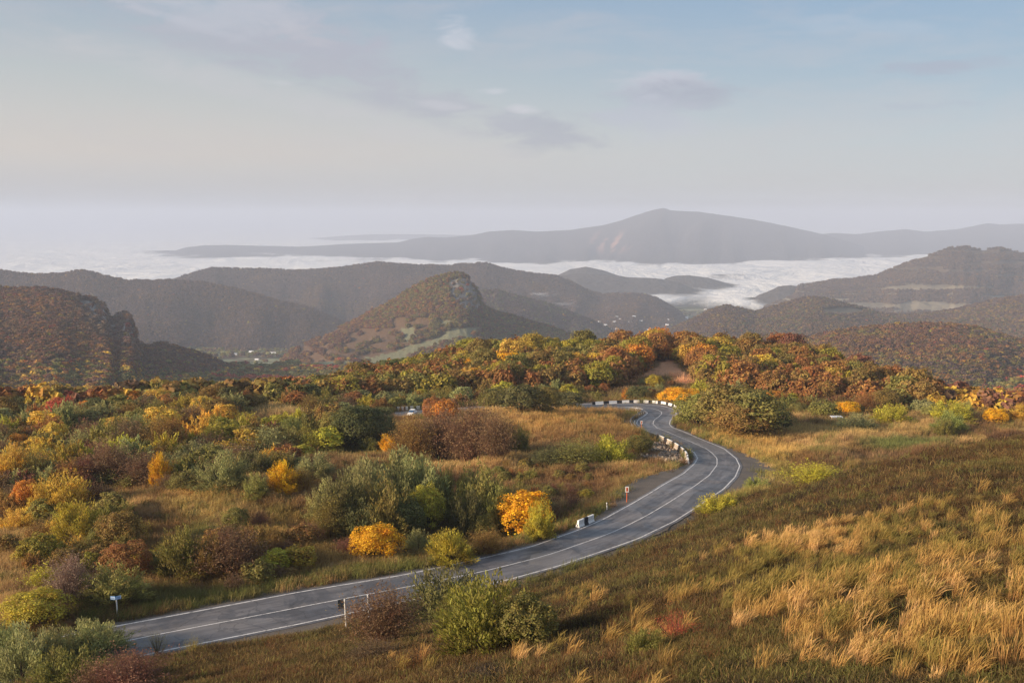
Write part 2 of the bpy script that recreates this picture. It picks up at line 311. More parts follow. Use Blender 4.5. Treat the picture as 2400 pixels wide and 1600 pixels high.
def hit(px, py, y0=18, y1=430, off=0.0):
    """where the sight lines through these pixels meet the near land"""
    px = np.atleast_1d(np.asarray(px, float)); py = np.atleast_1d(np.asarray(py, float)); n = len(px)
    u = uof(px, py); s = slope(py); Y = np.geomspace(y0, y1, 150); g = np.zeros((n, 150))
    g = ground_z(u[:, None] * Y[None], np.broadcast_to(Y, (n, 150)).copy()); r = s[:, None] * Y[None]
    under = r < g + off; k = under.argmax(1); k = np.where(under.any(1), k, 149); a = np.maximum(k - 1, 0)
    i = np.arange(n); ga = r[i, a] - g[i, a] - off; gb = r[i, k] - g[i, k] - off
    t = np.clip(ga / np.maximum(ga - gb, 1e-6), 0, 1); y = Y[a] + (Y[k] - Y[a]) * t; x = u * y
    return np.stack([x, y, ground_z(x, y)], 1)

# ------------------------------------------------------------------ the mid and far land: floor plus hills by their skylines
FLY = [300, 500, 1000, 1600, 2000, 2600, 3300, 4000, 4700, 5500, 9000, 90000]; FLZ = [-95, -122, -178, -242, -300, -360, -415, -452, -466, -500, -520, -520]
def floor_z(u, y):
    return np.interp(y, FLY, FLZ) + (fbm(u * 12 + 3, np.log(y) * 5, 31) - .5) * np.clip(y * .012, 3, 22)
HILLS = {}
def hill(name, D, foot, pts, pw=1.0, gully=.1, gs=30, back=.35, spur=0):
    P = np.array(pts, float); Dv = np.full(len(P), float(D)) if not hasattr(D, '__len__') else np.interp(P[:, 0], D[0], D[1])
    HILLS[name] = dict(u=uof(P[:, 0], P[:, 1]), z=slope(P[:, 1]) * Dv, D=Dv, foot=foot, pw=pw, gully=gully, gs=gs, back=back, seed=len(HILLS) * 7 + 40)
def hill_z(h, u, y):
    zc = np.interp(u, h['u'], h['z']); D = np.interp(u, h['u'], h['D']); out = (u < h['u'][0]) | (u > h['u'][-1])
    edge = np.minimum(0, np.minimum(u - h['u'][0], h['u'][-1] - u)) * D * .6
    Ft = h['foot']; zf = np.interp(Ft, FLY, FLZ) - 15; zf = np.minimum(zf, zc - 5); w = (fbm(u * h['gs'] * .5, y * 0 + 3.3, h['seed'], 3) - .5)
    t = (D - y) / (D - Ft); tt = np.clip(t, 0, 1.3)
    prof = np.where(tt < 1, tt ** h['pw'], 1 + (tt - 1) * 2)
    z = zc + (zf - zc) * prof
    H = np.maximum(zc - zf, 1)
    g = fbm(u * h['gs'] + w * 2 * tt, y / D * 3, h['seed'] + 1, 4) - .5
    z = z + g * 2 * h['gully'] * H * np.clip(tt * 3, 0, 1) * np.clip((1.25 - tt) * 4, 0, 1)
    z = z + (fbm(u * 300, y / D * 200, h['seed'] + 2, 3) - .5) * .012 * H
    z = np.where(y > D, zc - (y - D) * h['back'], z)
    return z + edge
hill('left_hill', 1450, 620, [(-700, 640), (-300, 655), (0, 679), (61, 680), (96, 677), (153, 688), (191, 698), (228, 708), (243, 713), (252, 742), (268, 746), (291, 738), (302, 742), (312, 772), (323, 800), (335, 818), (350, 816), (383, 812), (459, 828), (497, 842), (536, 863), (566, 888), (600, 930), (660, 990)], pw=.62, gully=.15, gs=24)
hill('butte', 2200, 1650, [(640, 870), (681, 824), (708, 813), (746, 794), (796, 768), (842, 748), (876, 729), (915, 710), (953, 687), (991, 664), (1022, 650), (1049, 643), (1075, 641), (1095, 647), (1104, 660), (1118, 679), (1127, 698), (1133, 717), (1164, 733), (1221, 748), (1278, 767), (1336, 786), (1374, 800), (1480, 850)], pw=.8, gully=.07, gs=26, back=.8)
hill('brown_ridge', ([0, 800], [3400, 3250]), 2820, [(-900, 600), (-300, 615), (0, 635), (77, 645), (145, 643), (184, 635), (214, 639), (245, 648), (291, 658), (337, 659), (402, 658), (470, 664), (536, 675), (600, 692), (650, 705), (727, 725), (796, 752), (840, 775), (880, 810)], pw=.8, gully=.24, gs=20)
hill('back_ridge', ([400, 1300, 1600], [4500, 4500, 4400]), 3500, [(300, 700), (402, 657), (440, 643), (498, 627), (574, 630), (651, 631), (689, 634), (746, 631), (815, 625), (880, 615), (896, 615), (972, 621), (1049, 622), (1137, 616), (1164, 624), (1202, 633), (1252, 641), (1305, 646), (1343, 662), (1382, 682), (1410, 690), (1443, 688), (1508, 689), (1539, 698), (1573, 717), (1600, 735)], pw=.75, gully=.26, gs=26)
hill('dark_ridge', 3300, 2750, [(1060, 740), (1100, 700), (1129, 683), (1164, 682), (1221, 698), (1278, 713), (1336, 733), (1393, 756), (1430, 775), (1470, 800)], pw=.8, gully=.2, gs=34)
hill('fog_island', 6500, 5900, [(1280, 665), (1301, 648), (1336, 631), (1374, 625), (1412, 633), (1451, 646), (1500, 660)], gully=.08)
def add(k, *a, **kw):
    hill(k, *a, **kw)
add('fog_island_b', 5900, 5300, [(1270, 668), (1310, 646), (1355, 641), (1412, 643), (1451, 646), (1473, 650), (1512, 651), (1546, 653), (1590, 662), (1640, 682), (1660, 692)], gully=.1, gs=40)
add('fog_island_c', 6300, 5700, [(1540, 665), (1560, 652), (1584, 646), (1615, 645), (1661, 651), (1699, 662), (1725, 675)], gully=.1, gs=40)
add('fog_island_d', 7200, 6800, [(1650, 660), (1668, 647), (1690, 645), (1712, 650), (1740, 648), (1760, 655)], gully=.1)
add('fog_island_e', 5200, 4850, [(1780, 690), (1800, 683), (1825, 671), (1852, 668), (1883, 673), (1902, 681), (1925, 692)], gully=.1)
add('right_ridge', 4700, 3500, [(1790, 720), (1860, 690), (1871, 668), (1921, 662), (1952, 656), (1997, 654), (2055, 645), (2089, 629), (2131, 614), (2189, 595), (2227, 581), (2262, 578), (2304, 587), (2342, 580), (2380, 589), (2420, 600), (2600, 590), (2900, 570)], pw=.85, gully=.22, gs=24)
add('right_hill', 2900, 1900, [(1540, 790), (1588, 765), (1634, 744), (1661, 729), (1699, 718), (1737, 725), (1768, 733), (1806, 721), (1844, 710), (1883, 700), (1913, 698), (1940, 702), (1997, 717), (2055, 733), (2112, 740), (2180, 736), (2227, 729), (2304, 710), (2342, 702), (2400, 694), (2600, 680), (2900, 660)], pw=.85, gully=.18, gs=26)
add('right_hillock', 1500, 900, [(1700, 820), (1787, 793), (1902, 798), (1959, 782), (2036, 771), (2112, 767), (2227, 767), (2285, 773), (2342, 788), (2400, 803), (2550, 820), (2800, 800)], pw=.8, gully=.1, gs=20)
add('far_mountain', 12000, 8400, [(250, 610), (337, 591), (383, 587), (413, 587), (432, 580), (478, 575), (536, 574), (612, 576), (700, 578), (746, 576), (804, 572), (861, 570), (934, 568), (965, 560), (1003, 555), (1045, 557), (1106, 551), (1144, 543), (1202, 539), (1259, 543), (1336, 539), (1412, 528), (1451, 518), (1489, 505), (1527, 493), (1556, 487), (1573, 493), (1642, 497), (1699, 505), (1768, 515), (1844, 530), (1925, 548), (2020, 575), (2100, 600), (2200, 640)], pw=.9, gully=.2, gs=30)
add('far_ridge', 13500, 9500, [(1700, 590), (1850, 556), (1925, 549), (1952, 546), (2009, 549), (2055, 543), (2120, 537), (2170, 543), (2246, 537), (2315, 523), (2342, 526), (2400, 524), (2600, 530), (2900, 520)], pw=.9, gully=.08, gs=16)
add('far_spit', 19000, 17000, [(650, 566), (740, 558), (800, 553), (876, 549), (953, 549), (1040, 550), (1098, 551), (1180, 560)], gully=.05)
HILLS = {k: v for k, v in HILLS.items() if v}
# the left part of the mountain comes out of the cloud at the end of a spit
def terr(u, y):
    z = floor_z(u, y)
    for h in HILLS.values(): z = np.maximum(z, hill_z(h, u, y))
    return z
def inpoly(px, py, poly):
    P = np.array(poly, float); r = np.zeros(np.shape(px), bool)
    for (x0, y0), (x1, y1) in zip(P, np.roll(P, -1, 0)):
        c = ((y0 > py) != (y1 > py)) & (px < (x1 - x0) * (py - y0) / (y1 - y0 + 1e-9) + x0); r ^= c
    return r
def soft(px, py, cx, cy, rx, ry):
    return np.clip(1.25 - np.sqrt(((px - cx) / rx) ** 2 + ((py - cy) / ry) ** 2), 0, 1)
def blend(c, k, col):
    return c * (1 - k[..., None]) + np.array(col) * k[..., None]
# base earth colour of far land per hill
HCOL = {'left_hill': (.075, .042, .022), 'butte': (.10, .06, .028), 'brown_ridge': (.072, .044, .03), 'back_ridge': (.062, .042, .034), 'dark_ridge': (.06, .04, .032), 'right_ridge': (.085, .06, .04), 'right_hill': (.08, .05, .03), 'right_hillock': (.085, .05, .025), 'far_mountain': (.05, .045, .05), 'far_ridge': (.05, .045, .05)}
MEADOW = (.155, .155, .09)
MEADS = [[(945, 860), (700, 862), (880, 835), (950, 815), (1030, 790), (1060, 770), (1120, 765), (1105, 790), (1010, 810), (960, 830)], [(940, 770), (980, 765), (970, 800), (945, 800)], [(1030, 750), (1070, 750), (1060, 765), (1020, 762)]]
def meadow_mask(px, py):
    m = np.zeros(np.shape(px))
    jx = px + (noise(px / 7, py / 3, 91) - .5) * 16; jy = py + (noise(px / 9, py / 3, 92) - .5) * 6
    for P in MEADS: m = np.maximum(m, inpoly(jx, jy, P) * 1.0)
    return m
ROCKS = [[(185, 700), (243, 712), (252, 742), (291, 738), (312, 772), (332, 814), (295, 828), (262, 812), (240, 800), (205, 775), (185, 740)], [(1048, 660), (1088, 648), (1106, 662), (1122, 690), (1130, 724), (1105, 738), (1075, 722), (1056, 695)]]
def rock_mask(px, py):
    m = np.zeros(np.shape(px)); jx = px + (noise(px / 2.5, py / 14, 95) - .5) * 12
    for P in ROCKS: m = np.maximum(m, inpoly(jx, py, P) * 1.0)
    return m
def hcol(name, x, y, z):
    px, py = project(x, y, z); base = np.array(HCOL.get(name, (.055, .045, .04)))
    n = fbm(x / 90, y / 90, 61, 4); k = noise(x / 9, y / 9, 62)
    c = base[None] * (.75 + .5 * n[:, None] + .3 * (k[:, None] - .5))
    if name in ('butte', 'left_hill'):
        m = meadow_mask(px, py) * (name == 'butte'); c = blend(c, m * .95, MEADOW)
        s = noise(px / 1.6, py / 22, 96); c = blend(c, rock_mask(px, py), (.17, .155, .14)) * (1 + (rock_mask(px, py) * (s - .5) * 1.1)[:, None])
    if name == 'butte':
        c = blend(c, sstep(745, 765, py) * (1 - meadow_mask(px, py)) * .5, (.115, .07, .045))
    if name == 'right_hill': c = blend(c, soft(px, py, 1975, 730, 70, 12) * .9, (.17, .14, .09))
    if name == 'right_ridge':
        c = blend(c, np.clip(fbm(px / 120, py / 6, 71, 3) - .52, 0, .1) * 9 * sstep(650, 680, py), (.2, .17, .12))
    if name == 'far_mountain':
        st = noise((px + py * .7) / 7, py / 40, 77) > .52
        c = blend(c, soft(px, py, 1432, 567, 48, 26) * st * .9, (.42, .22, .16))
    return c
FAR = vcolmat('far_slope', .02, .3, .5, .02)
LAND = vcolmat('hillside', .25, .35, .5, .15)
for name, h in HILLS.items():
    D0, D1 = h['D'].min(), h['D'].max(); big = D1 < 5000
    nu, ny = (420, 110) if big else (260, 60)
    u = np.linspace(h['u'][0] - .04, h['u'][-1] + .04, nu); y0 = h['foot'] - (D0 - h['foot']) * .3
    t = np.r_[np.linspace(0, 1, ny - 14), 1 + np.linspace(.03, .7, 14)]
    if name == 'left_hill': t = np.r_[np.linspace(0, 1, 150), 1 + np.linspace(.03, .6, 14)]
    U, T = np.meshgrid(u, t); Dm = np.interp(U, h['u'], h['D']); Yg = y0 + (Dm - y0) * T
    Zg = hill_z(h, U, Yg); fl = floor_z(U, Yg); Zg = np.maximum(Zg, fl - 30)
    V = np.stack([U * Yg, Yg, Zg], -1).reshape(-1, 3)
    c = hcol(name, V[:, 0], V[:, 1], V[:, 2]); c = np.c_[np.clip(c, 0, 1), np.ones(len(c))]
    nm = 'hill' if D1 < 5000 else ('mountain' if D1 > 10000 else 'hill')
    link({'far_mountain': 'mountain', 'far_ridge': 'mountain_ridge', 'butte': 'rocky_hill'}.get(name, 'hill'), mesh_np(name, V, grid_faces(*U.shape), LAND if D1 < 3500 else FAR, {'col': ('FLOAT_COLOR', c)}, True), kind='structure')
# valley floor
U, Y = np.meshgrid(np.linspace(-1.1, 1.1, 380), np.r_[np.geomspace(300, 6000, 260), np.geomspace(6200, 90000, 30)])
Zf = floor_z(U, Y); V = np.stack([U * Y, Y, Zf], -1).reshape(-1, 3); px, py = project(*V.T)
c = np.array([(.085, .09, .045)]) * (.7 + .6 * fbm(V[:, 0] / 60, V[:, 1] / 60, 81)[:, None])
fields = (fbm(px / 60, py / 3.2, 83, 2) > .5) & (V[:, 1] > 1500)
c = blend(c, fields * .9, (.24, .24, .14)); c = blend(c, (noise(px / 25, py / 4, 84) > .7) * .8 * (V[:, 1] > 1500), (.1, .06, .04))
link('valley_floor', mesh_np('valley_floor', V, grid_faces(*U.shape), LAND, {'col': ('FLOAT_COLOR', np.c_[c, np.ones(len(c))])}, True), kind='structure')

# ------------------------------------------------------------------ near ground
nr, nc = 620, 560
yy = np.r_[np.linspace(-58, 0, 30), np.geomspace(20, 620, nr - 30)[:] - 18]; uu = np.linspace(-.80, .80, nc)
U, Y = np.meshgrid(uu, yy); Xg = U * (Y + 62)
Zg, Dg, Ig = ground_z(Xg, Y, True)
GOLD, TAN, OLIVE, BROWN, GREEN, GRAV = (.50, .32, .12), (.33, .205, .09), (.15, .125, .036), (.17, .095, .04), (.10, .115, .028), (.20, .17, .15)
def near_col(x, y, z, D=None, I=None):
    px, py = project(x, y, z); n = fbm(x / 9, y / 9, 101, 4); n2_ = fbm(x / 30 + 7, y / 30, 102, 3); n3 = fbm(x / 2.5, y / 2.5, 104, 3)
    c = np.array(BROWN)[None] * np.ones((len(x), 1)); c = blend(c, sstep(.42, .6, n), OLIVE); c = blend(c, sstep(.48, .60, n2_ * .5 + n * .5) * .9, TAN); c = blend(c, sstep(.52, .66, fbm(x / 5, y / 5, 107, 3)) * .7, (.10, .052, .03))
    jx = px + (n3 - .5) * 60; jy = py + (n - .5) * 22
    hillp = inpoly(px, py, [(-900, 1700), (380, 1530), (900, 1430), (1250, 1365), (1500, 1275), (1700, 1180), (1900, 1125), (2150, 1068), (2420, 1012), (3600, 900), (3600, 3000), (-900, 3000)]) | (y < 40)
    hc = np.array((.085, .048, .020))[None] * np.ones((len(x), 1)); hc = blend(hc, sstep(.45, .58, n), (.10, .078, .025)); hc = blend(hc, sstep(.50, .62, fbm(x / 4, y / 4, 108, 3)) * .8, (.045, .030, .016)); hc = blend(hc, sstep(.48, .66, n2_) * .6, (.105, .055, .024))
    c = np.where(hillp[:, None], hc, c)
    for (cx, cy, rx, ry, col, k) in [(560, 1152, 150, 20, GOLD, .9), (660, 1160, 110, 18, (.36, .22, .10), .8), (480, 1185, 90, 32, (.27, .20, .07), .8), (300, 1190, 110, 22, TAN, .7), (640, 960, 110, 22, (.30, .20, .09), .9), (700, 950, 60, 12, GOLD, .8), (1260, 985, 130, 32, (.29, .165, .055), .9),
                                     (1180, 975, 80, 22, (.33, .20, .08), .7), (1380, 985, 100, 30, (.27, .15, .05), .8), (1380, 1020, 140, 30, (.20, .105, .04), .6), (1700, 1035, 90, 18, (.34, .21, .07), .9), (1800, 1060, 70, 38, (.34, .21, .07), .9), (1790, 1110, 60, 40, (.2, .16, .04), .7), (2000, 1010, 230, 14, (.30, .2, .075), .8),
                                     (2120, 1042, 110, 13, (.10, .112, .032), .9), (2050, 1070, 110, 12, (.15, .09, .05), .7), (1440, 915, 70, 12, (.17, .10, .06), .9), (1100, 1150, 150, 40, (.12, .06, .03), .4), (700, 1260, 120, 60, (.22, .135, .045), .7), (150, 1290, 200, 40, (.22, .13, .05), .7), (60, 1230, 110, 25, (.26, .165, .07), .8),
                                     (1500, 1150, 80, 30, (.2, .14, .05), .6), (900, 1345, 200, 16, (.11, .10, .03), .7), (450, 1400, 240, 25, (.09, .09, .028), .8), (1130, 1585, 60, 18, (.05, .035, .028), .9)]:
        c = blend(c, np.clip(soft(jx, jy, cx, cy, rx, ry) * 1.6, 0, 1) * k, col)
    sc = inpoly(px + (n3 - .5) * 14, py + (n3 - .5) * 8, [(1562, 838), (1580, 850), (1600, 870), (1635, 890), (1628, 902), (1590, 898), (1570, 885), (1500, 885), (1480, 905), (1470, 892), (1520, 870), (1550, 855)])
    c = blend(c, sc * .95, (.56, .30, .17))
    if D is not None:
        g = np.clip(1 - sstep(1.0, 2.2 + 2 * n, D - WID[I] / 2), 0, 1); c = blend(c, g, (.10, .082, .065))
    return c
flat = lambda a: a.ravel()
c = near_col(flat(Xg), flat(Y), flat(Zg), flat(Dg), flat(Ig))
GROUND = vcolmat('rough_ground', 2.5, .45, .8, 1.6)
link('ground', mesh_np('ground', np.stack([Xg, Y, Zg], -1).reshape(-1, 3), grid_faces(*U.shape), GROUND, {'col': ('FLOAT_COLOR', np.c_[np.clip(c, 0, 1), np.ones(len(c))])}, True), kind='structure')

# ------------------------------------------------------------------ road
m, t, p, o = newmat('worn_asphalt'); p.inputs['Specular IOR Level'].default_value = .35
tcx = N(t, 'ShaderNodeNewGeometry').outputs['Position']
uvn = attr(t, 'rs'); sp = N(t, 'ShaderNodeSeparateXYZ'); t.links.new(uvn.outputs['Vector'], sp.inputs[0])   # x: across in metres, y: along in metres
def nz(scale, det=6, vec=None, dist=0, rough=.6):
    n = N(t, 'ShaderNodeTexNoise'); n.inputs['Scale'].default_value = scale; n.inputs['Detail'].default_value = det; n.inputs['Distortion'].default_value = dist; n.inputs['Roughness'].default_value = rough
    t.links.new(vec if vec else tcx, n.inputs['Vector']); return n.outputs[0]
mpp = N(t, 'ShaderNodeMapping'); mpp.inputs['Scale'].default_value = (1.0, .12, 1); t.links.new(uvn.outputs['Vector'], mpp.inputs[0])
r1 = ramp(t, [(.3, (.065, .062, .068)), (.5, (.12, .113, .118)), (.72, (.20, .185, .185))]); t.links.new(nz(1.1, 6, mpp.outputs[0], .4), r1.inputs[0])
r2 = ramp(t, [(.52, (0, 0, 0)), (.56, (1, 1, 1))]); t.links.new(nz(.13, 5, None, 1.2), r2.inputs[0])
c1 = mixc(t, mth(t, 'MULTIPLY', r2.outputs[0], .6), r1.outputs[0], (.055, .056, .066))
vp = N(t, 'ShaderNodeTexVoronoi', feature='F1'); vp.inputs['Scale'].default_value = 1; mpv = N(t, 'ShaderNodeMapping'); mpv.inputs['Scale'].default_value = (.27, .07, 1); t.links.new(uvn.outputs['Vector'], mpv.inputs[0]); t.links.new(mpv.outputs[0], vp.inputs['Vector'])
vs = N(t, 'ShaderNodeSeparateColor'); t.links.new(vp.outputs['Color'], vs.inputs[0])
c1 = mixc(t, mth(t, 'MULTIPLY', mth(t, 'GREATER_THAN', vs.outputs[0], .80), .5), c1, (.05, .05, .056)); c1 = mixc(t, mth(t, 'MULTIPLY', mth(t, 'LESS_THAN', vs.outputs[0], .16), .4), c1, (.20, .185, .18))
r3 = ramp(t, [(.58, (0, 0, 0)), (.7, (1, 1, 1))]); t.links.new(nz(.35, 8, None, .8, .75), r3.inputs[0])
c2 = mixc(t, mth(t, 'MULTIPLY', r3.outputs[0], .5), c1, (.19, .165, .15))
# cracks
vo = N(t, 'ShaderNodeTexVoronoi', feature='DISTANCE_TO_EDGE'); vo.inputs['Scale'].default_value = .32
dv = N(t, 'ShaderNodeVectorMath', operation='ADD'); nn = N(t, 'ShaderNodeTexNoise'); nn.inputs['Scale'].default_value = 1.2; nn.inputs['Detail'].default_value = 5; t.links.new(tcx, nn.inputs['Vector']); t.links.new(tcx, dv.inputs[0]); t.links.new(nn.outputs['Color'], dv.inputs[1]); t.links.new(dv.outputs[0], vo.inputs['Vector'])
crk = mth(t, 'LESS_THAN', vo.outputs['Distance'], .018); ckm = mth(t, 'GREATER_THAN', nz(.09, 2), .5)
c3 = mixc(t, mth(t, 'MULTIPLY', mth(t, 'MULTIPLY', crk, ckm), .42), c2, (.03, .03, .034))
t.links.new(c3, p.inputs['Base Color'])
rr = ramp(t, [(.4, (.42,) * 3), (.65, (.75,) * 3)]); t.links.new(nz(.2, 5, None, 1), rr.inputs[0]); t.links.new(rr.outputs[0], p.inputs['Roughness'])
b = N(t, 'ShaderNodeBump'); b.inputs['Strength'].default_value = .25; b.inputs['Distance'].default_value = .03; t.links.new(nz(30, 3), b.inputs['Height']); t.links.new(b.outputs[0], p.inputs['Normal'])
ASPH = m
SL = np.r_[0, np.cumsum(np.linalg.norm(np.diff(Cw, axis=0), axis=1))]
def ribbon(name, offs0, offs1, mat, lift, cols=2, ref='L', i0=0, i1=NS, **pr):
    """strip between two offsets in metres from the left line (ref L) or the right line (ref R)"""
    idx = np.arange(i0, i1); base = (Lw if ref == 'L' else Rw if ref == 'R' else Cw)[idx]
    a = offs0[idx] if hasattr(offs0, '__len__') else np.full(len(idx), offs0); b_ = offs1[idx] if hasattr(offs1, '__len__') else np.full(len(idx), offs1)
    V = []; A = []
    for k in range(cols):
        o_ = a + (b_ - a) * k / (cols - 1); q = base + AXN[idx] * o_[:, None]; q[:, 2] += lift; V.append(q); A.append(np.c_[o_, SL[idx], o_ * 0])
    V = np.stack(V, 1).reshape(-1, 3); A = np.stack(A, 1).reshape(-1, 3)
    return link(name, mesh_np(name, V, grid_faces(len(idx), cols), mat, {'rs': ('FLOAT_VECTOR', A)}), kind='structure', **pr)
m, t, p, o = newmat('gravel')
g = N(t, 'ShaderNodeNewGeometry').outputs['Position']
a1 = N(t, 'ShaderNodeTexNoise'); a1.inputs['Scale'].default_value = 6; a1.inputs['Detail'].default_value = 8; a1.inputs['Roughness'].default_value = .8; t.links.new(g, a1.inputs['Vector'])
a2 = N(t, 'ShaderNodeTexNoise'); a2.inputs['Scale'].default_value = .4; a2.inputs['Detail'].default_value = 5; t.links.new(g, a2.inputs['Vector'])
r1 = ramp(t, [(.3, (.075, .065, .058)), (.7, (.17, .145, .125))]); t.links.new(a1.outputs[0], r1.inputs[0]); r2 = ramp(t, [(.35, (.8, .8, .8)), (.7, (1.15, 1.1, 1.05))]); t.links.new(a2.outputs[0], r2.inputs[0])
t.links.new(mixc(t, 1, r1.outputs[0], r2.outputs[0], 'MULTIPLY'), p.inputs['Base Color']); GRAVM = m
ribbon('road', 0 * WID - .45, WID + .5, ASPH, 0.0, 9)
LPX, LPY = project(*Lw.T); RPX, RPY = project(*Rw.T)
nzw = (fbm(SL / 3, SL * 0, 5, 3) - .5) * 1.2
wr = .7 + 5.0 * sstep(1205, 1130, RPY) * sstep(1030, 1085, RPY) + 1.5 * sstep(900, 600, RPX) * (RPY > 1200) + 1.2 * sstep(1600, 1500, RPY) * (RPY > 1440) + nzw * 1.5
wl = .8 + 4.2 * sstep(1225, 1150, LPY) * sstep(1085, 1130, LPY) + 3.0 * sstep(1032, 1015, LPY) * sstep(975, 990, LPY) + nzw * 1.3
wr = wr + 1.8 * sstep(985, 972, RPY)
ribbon('gravel_shoulder', 0 * WID + .3, np.maximum(wr, .4), GRAVM, -.03, 5, 'R')
ribbon('gravel_shoulder', -np.maximum(wl, .5), -.2 + 0 * WID, GRAVM, -.03, 5, 'L')
m, t, p, o = newmat('white_road_paint'); g = N(t, 'ShaderNodeNewGeometry').outputs['Position']
a1 = N(t, 'ShaderNodeTexNoise'); a1.inputs['Scale'].default_value = 1.3; a1.inputs['Detail'].default_value = 9; a1.inputs['Roughness'].default_value = .8; t.links.new(g, a1.inputs['Vector'])
r1 = ramp(t, [(.36, (.20, .19, .19)), (.52, (.62, .60, .59))]); t.links.new(a1.outputs[0], r1.inputs[0]); t.links.new(r1.outputs[0], p.inputs['Base Color']); PAINT = m
ribbon('road_marking', -.09, .09, PAINT, .012, 2, 'L'); ribbon('road_marking', -.10, .10, PAINT, .012, 2, 'R')
ribbon('road_marking', -.075, .075, PAINT, .012, 2, 'C')
kk = np.where((LPY < 1006) & (LPY > 983))[0]; ribbon('road_marking', -.75, -.58, PAINT, .004, 2, 'L', kk[0], kk[-1])

# ------------------------------------------------------------------ cloud lying in the valleys
m = bpy.data.materials.new('valley_cloud'); m.use_nodes = True; t = m.node_tree; t.nodes.clear()
o = N(t, 'ShaderNodeOutputMaterial'); df = N(t, 'ShaderNodeBsdfDiffuse'); df.inputs[0].default_value = (.985, .985, .99, 1)
tl_ = N(t, 'ShaderNodeBsdfTranslucent'); tl_.inputs[0].default_value = (.985, .985, .99, 1); m1 = N(t, 'ShaderNodeMixShader'); m1.inputs[0].default_value = .25
t.links.new(df.outputs[0], m1.inputs[1]); t.links.new(tl_.outputs[0], m1.inputs[2])
tp = N(t, 'ShaderNodeBsdfTransparent'); m2 = N(t, 'ShaderNodeMixShader'); al = attr(t, 'thick').outputs['Fac']
g = N(t, 'ShaderNodeNewGeometry').outputs['Position']; mpf = N(t, 'ShaderNodeMapping'); mpf.inputs['Scale'].default_value = (.0016, .0011, .004); t.links.new(g, mpf.inputs[0])
nf = N(t, 'ShaderNodeTexNoise'); nf.inputs['Scale'].default_value = 1; nf.inputs['Detail'].default_value = 8; nf.inputs['Roughness'].default_value = .65; nf.inputs['Distortion'].default_value = .6; t.links.new(mpf.outputs[0], nf.inputs['Vector'])
mr = N(t, 'ShaderNodeMapRange', interpolation_type='SMOOTHSTEP'); t.links.new(mth(t, 'ADD', al, mth(t, 'MULTIPLY', mth(t, 'SUBTRACT', nf.outputs[0], .5), 2.0)), mr.inputs[0]); mr.inputs[1].default_value = 0.05; mr.inputs[2].default_value = .95
t.links.new(mr.outputs[0], m2.inputs[0]); t.links.new(tp.outputs[0], m2.inputs[1]); t.links.new(m1.outputs[0], m2.inputs[2]); t.links.new(m2.outputs[0], o.inputs[0])
b = N(t, 'ShaderNodeBump'); b.inputs['Strength'].default_value = .9; b.inputs['Distance'].default_value = 120; t.links.new(nf.outputs[0], b.inputs['Height']); t.links.new(b.outputs[0], df.inputs['Normal'])
CLOUD = m
U, Y = np.meshgrid(np.linspace(-1.0, 1.0, 520), np.r_[np.geomspace(4300, 14000, 230), np.geomspace(14400, 95000, 50)])
X_ = U * Y
top = -430 + (fbm(X_ / 900, Y / 500, 201, 5) - .5) * 64 + (fbm(X_ / 260, Y / 160, 203, 4) - .5) * 26 + (fbm(X_ / 5000, Y / 3000, 205, 3) - .5) * 40 * sstep(9000, 16000, Y)
top = top - 50 * (1 - sstep(4500, 5100, Y + (fbm(U * 30, Y / 300, 207, 3) - .5) * 700))
top = top + 25 * soft(U, Y, uof(1960, 640), 6900, .03, 700) * fbm(U * 90, Y / 200, 209, 3)
thick = np.clip((top - terr(U, Y)) / 48, -1, 2)
link('valley_cloud', mesh_np('valley_cloud', np.stack([X_, Y, top], -1).reshape(-1, 3), grid_faces(*U.shape), CLOUD, {'thick': ('FLOAT', thick.ravel())}, True), kind='structure')
# thin wisps hanging on the slope of the back ridge
def wisp(px, py, D, w, h):
    cu, cz = float(uof(px, py)), float(slope(py)) * D; k = 14
    A, B = np.meshgrid(np.linspace(-1, 1, 28), np.linspace(-1, 1, k))
    x = cu * D + A * w; z = cz + B * h + np.sin(A * 3) * h * .3 - A * h * .6; y = D + A * w * .3 - 40 * (1 - B ** 2)
    th = (1 - (A ** 2 + B ** 2)) * .45 - .24 + (fbm(A * 2.5 + px, B * 2, 33, 4) - .5) * 1.1 * np.clip(1.2 - (A ** 2 + B ** 2), 0, 1)
    return np.stack([x, y, z], -1).reshape(-1, 3), grid_faces(*A.shape), th.ravel()
for (px, py, D, w, h) in [(1285, 690, 3900, 170, 20), (1340, 712, 3750, 150, 16)]:
    v, f, th = wisp(px, py, D, w, h); link('mist_wisp', mesh_np('mist_wisp', v, f, CLOUD, {'thick': ('FLOAT', th)}, True), kind='stuff')
# ------------------------------------------------------------------ haze
HAZE = 1.12e-4
v, f = boxv(-110000, 110000, -400, 100000, -640, 170)
m = bpy.data.materials.new('haze'); m.use_nodes = True; t = m.node_tree; t.nodes.clear()
o = N(t, 'ShaderNodeOutputMaterial'); pv = N(t, 'ShaderNodeVolumePrincipled'); pv.inputs['Color'].default_value = (.55, .62, .765, 1); pv.inputs['Density'].default_value = HAZE; pv.inputs['Anisotropy'].default_value = 0
t.links.new(pv.outputs[0], o.inputs['Volume'])
link('haze', mesh_np('haze', v, f, m), kind='stuff')
